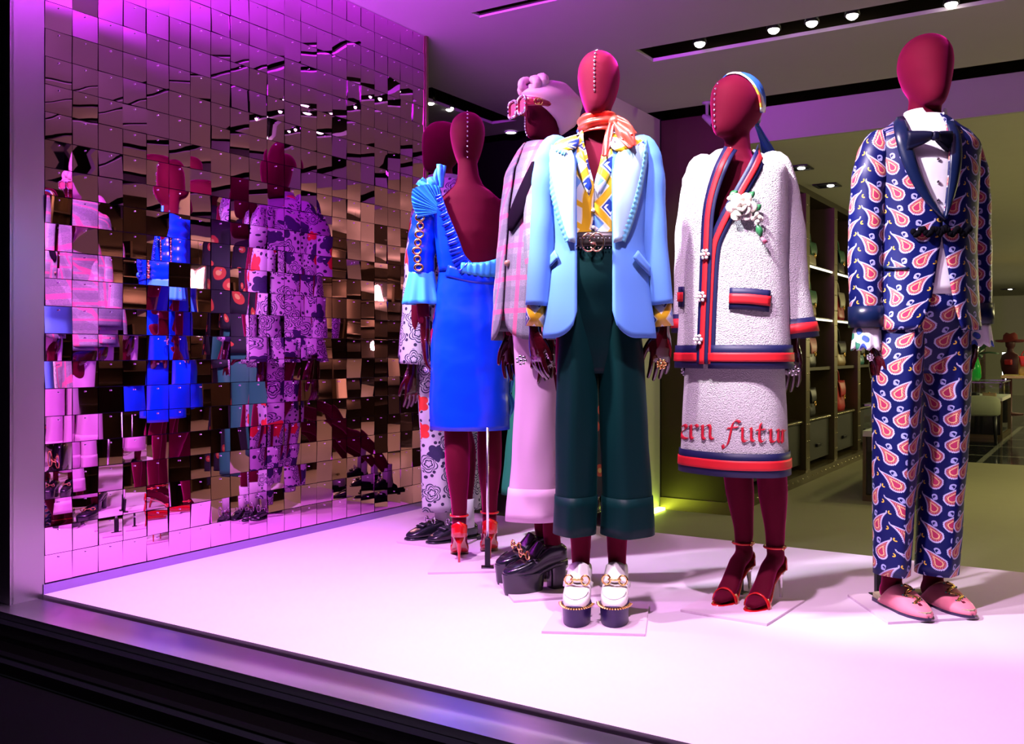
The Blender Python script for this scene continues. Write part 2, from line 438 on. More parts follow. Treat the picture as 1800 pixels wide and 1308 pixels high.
# walls
wb = struct('wall_back', (-8, 6.68, FLR), (-2.86, 6.76, CEIL+.1), 'dark', label='black wall behind the mannequins'); 
wl = struct('wall_recess', (-2.92, 5.80, FLR), (-2.86, 6.66, CEIL), 'cream', label='pale cream wall return lit from below with a greenish glow')
struct('wall_far', (-8, 29, FLR), (6, 29.1, SCEIL), 'cream', label='pale far wall at the end of the store')
wr = struct('wall_right', (3.2, 1.9, FLR), (3.3, 29, CEIL), 'bronze_dark', label='bronze side wall of the store seen in the mirror tiles')
for zz in (.3, .8, 1.3, 1.8): struct('shelf', (2.85, 4.3, zz), (3.2, 14, zz+.03), 'bronze_dark', wr)
for yy in (4.3, 5.3, 6.3, 7.3, 8.3, 9.3): struct('post', (2.83, yy, FLR), (3.2, yy+.08, 2.1), 'bronze', wr)
struct('wall_far_left', (-8, 4.0, FLR), (-7.9, 6.7, CEIL), 'cream', label='dim side wall beyond the mirror partition')
# the green-yellow uplight at the foot of the cream wall return: a lit slot
k = MB(); k.span((-2.855, 5.85, FLR+.0), (-2.80, 6.62, FLR+.02)); o = k.build('floor_light_slot', mat('uplight', (1, 1, 1), .5, emit=((.72, 1, .10), 11)), smooth=False)
tag(o, 'glowing lime floor light slot at the foot of the cream wall', 'light')
# street plinth, sill, posts and glass
win = empty('window_1', kind='structure', label='shop window with bronze frame posts and polished metal sill')
struct('plinth', (-4.2, 1.2, -1.4), (2.5, 1.70, -.165), mat('plinth_black', (.0015, .0015, .002), .9, spec=.05), win)  # plinth in one even near-black colour
struct('plinth_line', (-4.2, 1.193, -.42), (2.5, 1.205, -.414), 'steel', win)
struct('sill', (-3.45, 1.80, -.06), (2.5, 1.962, -.012), mat('brushed', (.62, .62, .66), .32, 1, aniso=.4), win)
struct('sill_gap', (-3.45, 1.955, -.10), (2.5, 1.979, -.03), 'dark', win)
struct('sill_nosing', (-3.45, 1.765, -.10), (2.5, 1.80, -.035), 'black_gloss', win)
struct('sill_trim', (-3.45, 1.735, -.125), (2.5, 1.765, -.075), mat('polished', (.6, .55, .5), .06, 1), win)
struct('sill_base', (-3.45, 1.70, -.16), (2.5, 1.735, -.125), 'black_gloss', win)
struct('jamb', (XM-.09, 1.86, -.05), (XM-.0, 1.985, 3.0), mat('jamb', (.34, .30, .34), .3, .9), win)
struct('jamb_edge', (XM-.16, 1.80, -.1), (XM-.09, 1.985, 3.0), 'dark', win)
struct('jamb_trim', (XM-.22, 1.76, -.12), (XM-.165, 1.82, 3.0), 'polished', win)
struct('jamb_outer', (XM-.8, 1.66, -1.4), (XM-.235, 1.80, 3.0), 'dark', win)
struct('glass_pane', (XM, 1.865, -.012), (2.5, 1.873, 2.75), PIPE, win)
struct('header', (-4.2, 1.70, 2.62), (2.5, 2.0, 3.1), 'dark', win)
struct('jamb_far', (2.5, 1.7, -.3), (2.6, 2.0, 3.1), 'dark', win)

# mirror wall
wm = struct('wall_left', (XM-.08, Y0, 0), (XM-.012, Y1, CEIL), 'backing', label='wall of tilted square mirror tiles lit violet')
struct('edge_trim', (XM-.085, Y1, 0), (XM+.012, Y1+.02, CEIL), 'bronze', wm)
struct('skirting', (XM-.012, Y0, 0), (XM+.004, Y1, .034), mat('skirt', (.35, .20, .60), .25, .7), wm)
NC, NR = 21, 26; PY = (Y1-Y0-.01)/NC; PZ = (CEIL-.04)/NR
rnd = random.Random(5)
def tile_mesh(kx, kz):
    k = MB(); n = 4; w, h = PY*.487, PZ*.487
    def P(a, b): return (.003+kx*(1-a*a)*w+kz*(1-b*b)*h, a*w, b*h)
    rows = [[P(-1+2*j/n, -1+2*i/n) for j in range(n+1)] for i in range(n+1)]
    k.grid(rows)
    # rim
    per = [(-1+2*j/n, -1) for j in range(n)]+[(1, -1+2*j/n) for j in range(n)]+[(1-2*j/n, 1) for j in range(n)]+[(-1, 1-2*j/n) for j in range(n)]
    fr_ = [P(a, b) for a, b in per]; bk = [(-.003, p[1], p[2]) for p in fr_]
    k.grid([fr_, bk], closed=True)
    me = k.mesh('mirror_tile'); me.materials.append(MATS['mirror']); me.shade_smooth(); me.set_sharp_from_angle(angle=radians(40)); return me
TM = [tile_mesh(a, b) for a, b in ((.008, .006), (.004, -.008), (-.008, .008), (.012, .012), (0, .012), (-.005, -.005))]
tiles = []
for c in range(NC):
    for r in range(NR):
        p = Vector((XM, Y0+.005+PY*(c+.5), .038+PZ*(r+.5)))
        d = (p-camo.location).dot(FW); px = 900+FPX*(p-camo.location).dot(RT)/d; py = HOR-(p.z-CAMZ)*FPX/d
        ok = py > -25
        tx = rnd.gauss(0, 1.1); ty = rnd.gauss(0, 1.5)
        if rnd.random() < .22: tx += rnd.uniform(-5, 5); ty += rnd.uniform(-5, 5)
        if r > 15: tx *= .8; ty *= .6
        tiles.append((not ok, d, p, radians(tx), radians(ty), rnd.choice(TM)))
tiles.sort(key=lambda t: t[:2])
rest = MB(); pins = MB()
for i, (_, d, p, tx, tz, me) in enumerate(tiles):
    rot = Matrix.Rotation(tx, 4, 'Z') @ Matrix.Rotation(tz, 4, 'Y')
    if i < 300:
        o = bpy.data.objects.new('mirror_tile', me); COL.objects.link(o); o.parent = wm; o.matrix_local = Matrix.Translation(p) @ rot
    else:
        b = len(rest.v); rest.v += [tuple(p+rot.to_3x3() @ v.co) for v in me.vertices]
        for f in me.polygons: rest.face([b+q for q in f.vertices])
    q = p+Vector((.006, 0, PZ*.36)); pins.ball(q, (.004, .0028, .0028), 5, 3)
o = rest.build('mirror_tile', 'mirror', wm, smooth='auto'); o['kind'] = 'stuff'
o = pins.build('tile_pin', mat('pin', (.9, .85, 1), .15, 1), wm); o['kind'] = 'stuff'

# ------------------------------------------------------------------ store furniture
XF, XB = -2.35, -2.80
sh = empty('shelving_unit', (XB, 6.66, FLR), label='tall bronze shelving wall with lit cubbyholes and lower drawers', cat='shelving')
def sp(name, a, b, m, par=sh, bev=0):
    k = MB(); off = Vector((XB, 6.66, FLR)); k.span(Vector(a)-off, Vector(b)-off); return k.build(name, m, par, smooth=bool(bev), bevel=bev)
YE = 24.0
sp('back_panel', (XB, 6.70, FLR), (XB+.02, YE, SCEIL), mat('olive_back', (.30, .265, .13), .45, .35))
sp('end_panel', (XB-.05, 6.66, FLR+.08), (XF, 6.70, SCEIL+.22), 'bronze_dark')
sp('plinth', (XB-.05, 6.64, FLR), (XF+.05, YE, FLR+.09), 'bronze')
sp('top_fascia', (XB+.02, 6.70, SCEIL-.06), (XF-.02, YE, SCEIL), 'bronze_dark')
studs = MB()
BAY = [6.70+1.06*i for i in range(17)]
ZS = (1.68, 1.19, .71, .23)
for i, y in enumerate(BAY):
    po = sp('post', (XB+.02, y, FLR+.09), (XF, y+.13, SCEIL-.06), 'bronze')
    if i < 9:
        for zz in [FLR+.2+.155*q for q in range(16)]:
            for yo in (.035, .10): studs.ball((XF-XB+.002, y+yo-6.66, zz-FLR), .007 if i else .006, 6, 4)
    if i == 16: break
    ya, yb = y+.13, y+1.06
    for q, z in enumerate(ZS):
        s = sp('shelf', (XB+.02, ya, z-.03), (XF-.03, yb, z), 'bronze_dark')
        if q < 2: sp('led_strip', (XF-.032, ya, z-.034), (XF-.012, yb, z-.008), 'led', s) if False else sp('led_strip', (XF-.030, ya, z-.030), (XF-.018, yb, z-.012), 'led')
    if i < 10:
        dr = sp('drawer', (XB+.10, ya+.02, FLR+.14), (XF-.05, yb-.02, .19), mat('drawer', (.026, .026, .020), .5, .2), sh, .004)
        sp('handle', (XF-.05, (ya+yb)/2-.07, -.06), (XF-.025, (ya+yb)/2+.07, -.03), 'black_metal', dr, .004)
        for w in range(22): studs.ball((XF-XB-.03, ya+.02+w*.041-6.66, .215-FLR), .008, 5, 3)
for w in range(60): studs.ball((XF-XB+.052, w*.16+.1, .05), .008, 5, 3)
o = studs.build('rivet', mat('rivet', (.95, .88, .6), .2, 1), sh); o['kind'] = 'stuff'
# wall of end panel rivets
def bag(loc, rz, w, h, d, m1, m2, label, handle=True, cat='handbag'):
    t = empty('handbag', loc, rz, label, cat, 'handbags on the bronze shelves')
    k = MB(); rings = []
    for q in range(9):
        f = q/8; zz = h*f; sc_ = 1-.18*f*f; e = .86 if q in (0, 8) else 1
        rings.append([(w/2*sc_*e*math.copysign(abs(cos(a))**.4, cos(a)), d/2*(1-.45*f)*e*math.copysign(abs(sin(a))**.5, sin(a)), zz) for a in [2*pi*j/20 for j in range(20)]])
    k.loft(rings); k.build('body', m1, t)
    k = MB(); rows = [[(x*w*.46*(1-.05*i), -d/2*(1-.45*(1-i*.1))-.006-.01*sin(pi*i/6), h*(1.0-.09*i)) for x in [-1+2*j/8 for j in range(9)]] for i in range(7)]
    k.grid(rows); fp = k.build('flap', m2, t, solid=.008)
    k = MB(); k.torus((0, -d/2-.012, h*.45), .022, .006, 'y'); k.build('clasp', 'gold', fp)
    if handle:
        k = MB(); k.tube([(w*.3*cos(a), 0, h+w*.33*sin(a)*1.1) for a in [pi*j/12 for j in range(13)]], .008, 6); k.build('handle', m2, t)
    return t
for nm, c in (('bg_green', (.05, .22, .10)), ('bg_red', (.55, .03, .04)), ('bg_tan', (.45, .30, .14)), ('bg_black', (.015, .015, .018)), ('bg_cream', (.62, .56, .40)), ('bg_pink', (.60, .22, .24)), ('bg_teal', (.03, .28, .30))):
    mat(nm, c, .35)
RB = radians(90)
XS = XF-.13
items = [(2, 0, .30, .24, .12, 'bg_cream', 'bg_green', 'cream handbag with green flap on the upper lit shelf'),
 (3, 0, .30, .26, .13, 'bg_black', 'bg_green', 'black handbag with green flap on the upper lit shelf'),
 (2, 1, .30, .26, .12, 'bg_tan', 'bg_green', 'tan handbag with green flap on the second lit shelf'),
 (3, 1, .30, .30, .13, 'bg_red', 'bg_cream', 'red and cream patterned handbag on the second lit shelf'),
 (2, 2, .28, .28, .12, 'bg_black', 'bg_pink', 'black handbag with rosy flap on the third shelf'),
 (3, 2, .38, .26, .14, 'bg_tan', 'bg_black', 'tan handbag with black flap on the third shelf'),
 (2, 3, .24, .28, .12, 'bg_black', 'bg_black', 'all black handbag above the drawers'),
 (3, 3, .30, .32, .14, 'bg_red', 'bg_red', 'bright red handbag above the drawers'),
 (4, 2, .30, .24, .14, 'bg_teal', 'bg_black', 'teal handbag deep along the third shelf'),
 (1, 1, .30, .26, .14, 'bg_pink', 'bg_tan', 'rosy handbag on the shelf beside the white suit sleeve')]
for (b, q, w, h, d, m1, m2, lab) in items:
    y = BAY[b]+.13+.40+(.12 if b == 3 else .02)
    bag((XS, y, ZS[q]), RB, w, h, d, m1, m2, lab)

def show_case(x0, x1, ya, yb, label, stuffn):
    t = empty('display_case', ((x0+x1)/2, ya, FLR), 0, label, 'display case', 'glass topped display cases')
    off = Vector(((x0+x1)/2, ya, FLR))
    def part(name, a, b, m, bev=0): k = MB(); k.span(Vector(a)-off, Vector(b)-off); return k.build(name, m, t, smooth=bool(bev), bevel=bev)
    part('cabinet', (x0+.02, ya+.02, FLR+.05), (x1-.02, yb-.02, .19), 'black_gloss', .004)
    part('plinth', (x0+.0, ya, FLR), (x1, yb, FLR+.05), 'bronze')
    for xx in (x0, x1-.025):
        for yy in (ya, yb-.025): part('corner_post', (xx, yy, FLR+.05), (xx+.025, yy+.025, .19), 'bronze')
    part('deck', (x0, ya, .19), (x1, yb, .235), 'case_shelf')
    g = part('glass', (x0+.01, ya+.01, .235), (x1-.01, yb-.01, .43), CASE)
    part('top_frame', (x0+.0, ya, .43), (x1, ya+.015, .445), 'steel'); part('top_frame', (x0, yb-.015, .43), (x1, yb, .445), 'steel')
    part('top_frame', (x0, ya, .43), (x0+.015, yb, .445), 'steel'); part('top_frame', (x1-.015, ya, .43), (x1, yb, .445), 'steel')
    return t
show_case(-1.65, -1.13, 7.85, 9.5, 'black display case with glass top behind the paisley suit', 4)
show_case(-2.0, -1.22, 14.4, 15.7, 'black display case with green vase on its glass top', 5)
def wallet(loc, m, lab):
    t = empty('wallet', loc, rnd.uniform(-.4, .4), lab, 'wallet', 'wallets in the display cases')
    k = MB(); k.box((0, 0, .025), (.17, .12, .05)); k.build('body', m, t, bevel=.01)
    k = MB(); k.box((0, -.02, .052), (.172, .085, .008)); fl_ = k.build('flap', m, t, bevel=.003)
    k = MB(); k.ball((0, -.055, .058), .012, 8, 5); k.build('clasp', 'gold', fl_)
wallet((-1.50, 8.1, .236), 'bg_pink', 'pink wallet in the near display case by the left glass edge')
wallet((-1.28, 8.2, .236), 'bg_teal', 'teal wallet in the near display case by the right glass edge')
wallet((-1.40, 8.8, .236), 'bg_red', 'red wallet at the back of the near display case')
for i, (x, m, lab) in enumerate(((-1.85, 'bg_black', 'black wallet in the far display case, leftmost'), (-1.62, 'bg_black', 'black wallet in the far display case, middle one'), (-1.40, 'bg_tan', 'tan wallet in the far display case, rightmost'))):
    wallet((x, 14.65, .236), m, lab)
# vase with leaves
t = empty('potted_plant', (-1.66, 15.0, .447), 0, 'green glass vase of dark broad leaves on the far display case', 'plant')
k = MB(); k.loft([[(r*cos(2*pi*j/16), r*sin(2*pi*j/16), z) for j in range(16)] for z, r in ((0, .10), (.05, .125), (.2, .12), (.32, .085), (.38, .095))]); k.build('vase', 'greenglass', t)
for i in range(15):
    a = i*2.4; ln_ = .34+.1*rnd.random(); el = radians(rnd.uniform(10, 75))
    k = MB(); rows = []
    for q in range(7):
        f = q/6; rr = ln_*f*cos(el)+.02; zz = .36+ln_*f*sin(el)-.25*f*f*cos(el)*.6; wd = .075*sin(pi*min(.98, f*.93+.05))
        rows.append([(rr*cos(a)-sin(a)*wd*s_, rr*sin(a)+cos(a)*wd*s_, zz-abs(s_)*.02) for s_ in (-1, 0, 1)])
    k.grid(rows); k.build('leaf', mat('leaf_dark', (.03, .10, .05), .35), t, solid=.004)
# upholstered stool
sl = PX(1722, 762, 12.3); t = empty('stool', (sl.x, sl.y, FLR), .1, 'grey green upholstered stool in front of the far display case', 'stool')
k = MB(); k.loft([[(.24*e*math.copysign(abs(cos(a))**.6, cos(a)), .24*e*math.copysign(abs(sin(a))**.6, sin(a)), z) for a in [2*pi*j/24 for j in range(24)]] for z, e in ((.36, .9), (.38, 1), (.50, 1.02), (.57, .97), (.60, .8), (.61, .3))]); k.build('seat', mat('stool_cloth', (.25, .28, .19), .8), t)
for x in (-.17, .17):
    for y in (-.17, .17): k = MB(); k.tube([(x*1.1, y*1.1, 0), (x, y, .37)], [.018, .025], 8); k.build('leg', 'black_metal', t)
# far table with a few things, hat bust
tb = PX(1800, 752, 15.2); t = empty('display_table', (tb.x, tb.y, FLR), .0, 'brass topped display table at the right edge of the store view', 'table')
k = MB(); k.box((.25, 0, .78), (1.1, .8, .05)); k.build('table_top', mat('brass_top', (.75, .60, .22), .35, .6), t, bevel=.005)
for x in (-.26, .76):
    for y in (-.36, .36): k = MB(); k.box((x, y, .378), (.04, .04, .755)); k.build('leg', 'bronze_dark', t)
k = MB(); k.box((.3, 0, .3), (.5, .5, .5)); k.build('under_box', 'dark', t)
bag((tb.x+.05, tb.y-.1, FLR+.806), 0, .26, .30, .13, 'bg_tan', 'bg_red', 'tan handbag with red flap on the brass table', True)
hb = PX(1776, 660, 18.0); t = empty('display_bust', (hb.x, hb.y, FLR), -.5, 'dark bust wearing a red brimmed hat beside the plant', 'mannequin')
k = MB(); k.loft([[(a_*cos(2*pi*j/18), b_*sin(2*pi*j/18), z) for j in range(18)] for z, a_, b_ in ((0, .22, .22), (.02, .22, .22), (.04, .03, .03), (.7, .03, .03), (.72, .12, .08), (.85, .17, .11), (1.0, .19, .12), (1.12, .16, .09), (1.17, .06, .06), (1.24, .055, .06), (1.28, .075, .09), (1.38, .085, .105), (1.47, .06, .07))]); k.build('body', mat('bust', (.08, .015, .02), .5), t)
k = MB(); k.loft([[(r*cos(2*pi*j/20), r*sin(2*pi*j/20), z+.02*cos(4*pi*j/20)) for j in range(20)] for z, r in ((1.37, .26), (1.385, .26), (1.39, .13), (1.48, .12), (1.52, .08))]); k.build('hat', mat('hat', (.20, .02, .02), .7), t)
k = MB(); k.box((.05, -.14, .98), (.14, .06, .11)); k.build('pouch', 'bg_red', t, bevel=.02)
lt_ = PX(1766, 640, 20.0); k = MB(); k.box((0, 0, .4), (.09, .06, .62)); o = k.build('light_panel', mat('panel_light', (1, 1, 1), .5, emit=((.95, 1, .95), 3)), smooth=False); o.location = (lt_.x, lt_.y, FLR+.45); tag(o, 'upright glowing white light panel behind the green plant', 'light')
k = MB(); k.box((0, 0, .05), (.2, .15, .90)); k.build('stand', 'dark', o, smooth=False).location = (0, .02, -.41)
# ceiling lamps
def slot_spot(px, py, z, lab, r=.035, zz=CEIL):
    d = FPX*(zz-CAMZ)/(HOR-py); p = PX(px, py, d)
    t = empty('slot_spotlight', (p.x, p.y, zz), 0, lab, 'spotlight', 'spotlights recessed in the ceiling')
    k = MB(); k.loft([[(q*cos(2*pi*j/14), q*sin(2*pi*j/14), z_) for j in range(14)] for z_, q in ((.12, r*.6), (.05, r), (.012, r*1.15), (.012, r*.95))]); k.build('housing', 'black_metal', t)
    k = MB(); k.ball((0, 0, .014), (r*.9, r*.9, r*.75), 12, 7); k.build('lens', 'bulb', t)
for i, (px, py, lab) in enumerate(((1230, 80, 'first lit spotlight of the long ceiling slot, above the blazer'), (1360, 56, 'second lit spotlight of the long ceiling slot'), (1427, 44, 'third lit spotlight of the long ceiling slot'), (1498, 31, 'fourth lit spotlight of the long ceiling slot'), (1672, 11, 'fifth lit spotlight of the long ceiling slot, top right'), (790, 193, 'lit spotlight in the short slot beside the mirror wall'), (757, 182, 'small spotlight at the mirror wall edge of the short slot'))):
    slot_spot(px, py, CEIL, lab)
def downlight(px, py, zz, lab, square=True, r=.10):
    d = FPX*(zz-CAMZ)/(HOR-py); p = PX(px, py, d)
    t = empty('downlight', (p.x, p.y, zz), 0, lab, 'downlight', 'square downlights in the store ceiling' if square else None)
    k = MB(); n = 4 if square else 20
    def ring(q, z): return [(q*cos(2*pi*j/n+pi/4), q*sin(2*pi*j/n+pi/4), z) for j in range(n)]
    k.grid([ring(r, -.002), ring(r, -.012), ring(r*.8, -.012), ring(r*.8, -.002)], closed=True); k.build('frame', 'black_metal' if square else 'white_shirt', t, smooth=False)
    k = MB(); k.loft([ring(r*.8, -.003), ring(r*.78, -.006)]); k.build('panel', 'dark' if square else 'bulb', t, smooth=False)
    if square:
        k = MB(); k.ball((r*.2, 0, -.012), (r*.22, r*.22, .01), 8, 5); k.build('bulb', 'bulb', t)
downlight(898, 231, CEIL, 'round white downlight above the blue dress', False, .05)
downlight(1402, 294, SCEIL, 'dark square downlight nearest the white suit shoulder', r=.15)
downlight(1454, 325, SCEIL, 'dark square downlight between the white suit and paisley suit', r=.15)
downlight(1772, 508, SCEIL, 'far downlight above the green plant', r=.22)
# small ceiling camera
p = PX(1243, 180, FPX*(CEIL-CAMZ)/(HOR-180)); t = empty('security_camera', (p.x, p.y, CEIL), 0, 'small pale security camera hanging from the ceiling', 'camera')
k = MB(); k.loft([[(r*cos(2*pi*j/14), r*sin(2*pi*j/14), z) for j in range(14)] for z, r in ((0, .035), (-.012, .035), (-.014, .012), (-.10, .010))]); k.build('mount', mat('camgrey', (.35, .33, .36), .5), t)
k = MB(); k.tube([(-.03, 0, -.09), (.0, 0, -.11), (.05, -.02, -.16)], [.014, .024, .024], 10); k.build('camera_body', 'camgrey', t)
k = MB(); k.tube([(.05, -.02, -.16), (.056, -.022, -.166)], .019, 10); k.build('lens', 'dark', t)

for (x, y, w) in ((2.1, 7.6, 45), (2.1, 11.0, 60), (2.1, 15.5, 90), (2.1, 21, 130)):
    k = MB(); k.tube([(x, y, SCEIL), (x, y, 1.70)], .006, 6); k.tube([(x, y, 1.72), (x, y, 1.69), (x, y, 1.675)], [.02, .05, .05], 14); k.build('fill_lamp_cord', 'black_metal', ceil_o)  # cords and caps made up for the added fill lamps
# ------------------------------------------------------------------ mannequin tools
class K:
    """a mannequin's frame: base pixel column, depth, turn away from facing the camera"""
    def __init__(s, px0, d0, turn, label):
        s.px0, s.d0 = px0, d0; s.s = d0/FPX
        b = PX(px0, HOR, d0); s.base = Vector((b.x, b.y, 0)); s.turn = radians(turn)
        s.rz = YAW-atan((px0-900)/FPX)+s.turn
        s.o = empty('mannequin', s.base, s.rz, label, 'mannequin', 'velvet mannequins on the platform')
        s.R = Matrix.Rotation(-s.rz, 3, 'Z')
    def p(s, px, py, w=0.0): return s.R @ (PX(px, py, s.d0+w)-s.base)
    def z(s, py): return CAMZ-(py-HOR)*s.s
    def g(s, px, py): return s.R @ (GP(px, py)-s.base)
class Prof:
    """elliptical garment profile: rows (z, cx, cy, rx, ry)"""
    def __init__(s, rows, n=2.2): s.t = sorted(rows); s.n = n
    def at(s, z): return interp(s.t, z)
    def pt(s, phi, z, off=0.0):
        cx, cy, rx, ry = s.at(z); e = 2/s.n; a, b = sin(phi), cos(phi)
        return Vector((cx+(rx+off)*math.copysign(abs(a)**e, a), cy-(ry+off)*math.copysign(abs(b)**e, b), z))
    def phix(s, x, z):
        cx, cy, rx, ry = s.at(z); q = max(-.999, min(.999, (x-cx)/rx)); return asin(math.copysign(abs(q)**(s.n/2), q))
    def front(s, x, z, off=0.0): return s.pt(s.phix(x, z), z, off)
    def u(s, phi, z): cx, cy, rx, ry = s.at(z); return phi*(rx+ry)/2
def shell(k, P, ztop, zbot, phi0=-pi, phi1=pi, nphi=48, nz=24, off=0.0, fold=None):
    f = lambda q: q if callable(q) else (lambda *_: q)
    ztop, zbot, phi0, phi1 = f(ztop), f(zbot), f(phi0), f(phi1)
    rows, uvs = [], []
    for i in range(nz+1):
        t = i/nz; row, ur = [], []
        for j in range(nphi+1):
            s = j/nphi
            zm = lerp(ztop(s), zbot(s), t); ph = lerp(phi0(zm), phi1(zm), s)
            o = off+(fold(ph, zm, t) if fold else 0)
            row.append(P.pt(ph, zm, o)); ur.append((P.u(ph, zm), zm))
        rows.append(row); uvs.append(ur)
    k.grid(rows, uvs)
def strip(k, P, zs, xl, xr, off=.006, n=6, bulge=0.0, mode='x'):
    """patch on a profile between two edge curves given per height"""
    rows, uvs = [], []
    for i, z in enumerate(zs):
        a, b = xl(z) if callable(xl) else xl[i], xr(z) if callable(xr) else xr[i]
        pa, pb = (P.phix(a, z), P.phix(b, z)) if mode == 'x' else (a, b)
        row = []
        for j in range(n+1):
            s = j/n; row.append(P.pt(lerp(pa, pb, s), z, off+bulge*sin(pi*s)))
        rows.append(row); uvs.append([(lerp(a, b, j/n), z) for j in range(n+1)])
    k.grid(rows, uvs)
def path_strip(k, P, pts, w, off=.006, n=3, wave=None):
    """ribbon of width w following (phi, z) points on a profile"""
    c = [P.pt(a, z, off) for a, z in pts]; rows, uvs = [], []; acc = 0
    for i, (a, z) in enumerate(pts):
        t = (c[min(i+1, len(c)-1)]-c[max(i-1, 0)]).normalized()
        nrm = (P.pt(a, z, off+.02)-P.pt(a, z, off)).normalized(); b = t.cross(nrm).normalized()
        wi = w(i/(len(pts)-1)) if callable(w) else w
        if i: acc += (c[i]-c[i-1]).length
        wv = wave(i) if wave else 0
        rows.append([c[i]+b*wi*(j/n-.5)+nrm*(wv*(j/n)) for j in range(n+1)]); uvs.append([(wi*(j/n), acc) for j in range(n+1)])
    k.grid(rows, uvs)
def bez(p0, p1, p2, n): return [Vector(p0)*(1-t)**2+Vector(p1)*2*t*(1-t)+Vector(p2)*t*t for t in [i/n for i in range(n+1)]]
def smooth_path(pts, n=6):
    pts = [Vector(p) for p in pts]; out = []
    for i in range(len(pts)-1):
        p0, p1, p2, p3 = pts[max(i-1, 0)], pts[i], pts[i+1], pts[min(i+2, len(pts)-1)]
        for j in range(n):
            t = j/n; out.append(.5*((2*p1)+(p2-p0)*t+(2*p0-5*p1+4*p2-p3)*t*t+(3*p1-p0-3*p2+p3)*t**3))
    return out+[pts[-1]]
def sleeve(k, pts, rad, n=20, per=6, wr=0.0, seed=1, flat=1.0):
    path = smooth_path(pts, per); m = len(path)
    rr = [interp([(i/(len(rad)-1), r) for i, r in enumerate(rad)], i/(m-1))[0] for i in range(m)]
    rng = random.Random(seed); ph = [rng.uniform(0, 6) for _ in range(4)]
    if wr: rr = [r+wr*sin(i*1.15+ph[0])*sin(pi*i/(m-1)) for i, r in enumerate(rr)]
    k.tube(path, [(r, r*flat) for r in rr], n, cap=False, uvm=True)

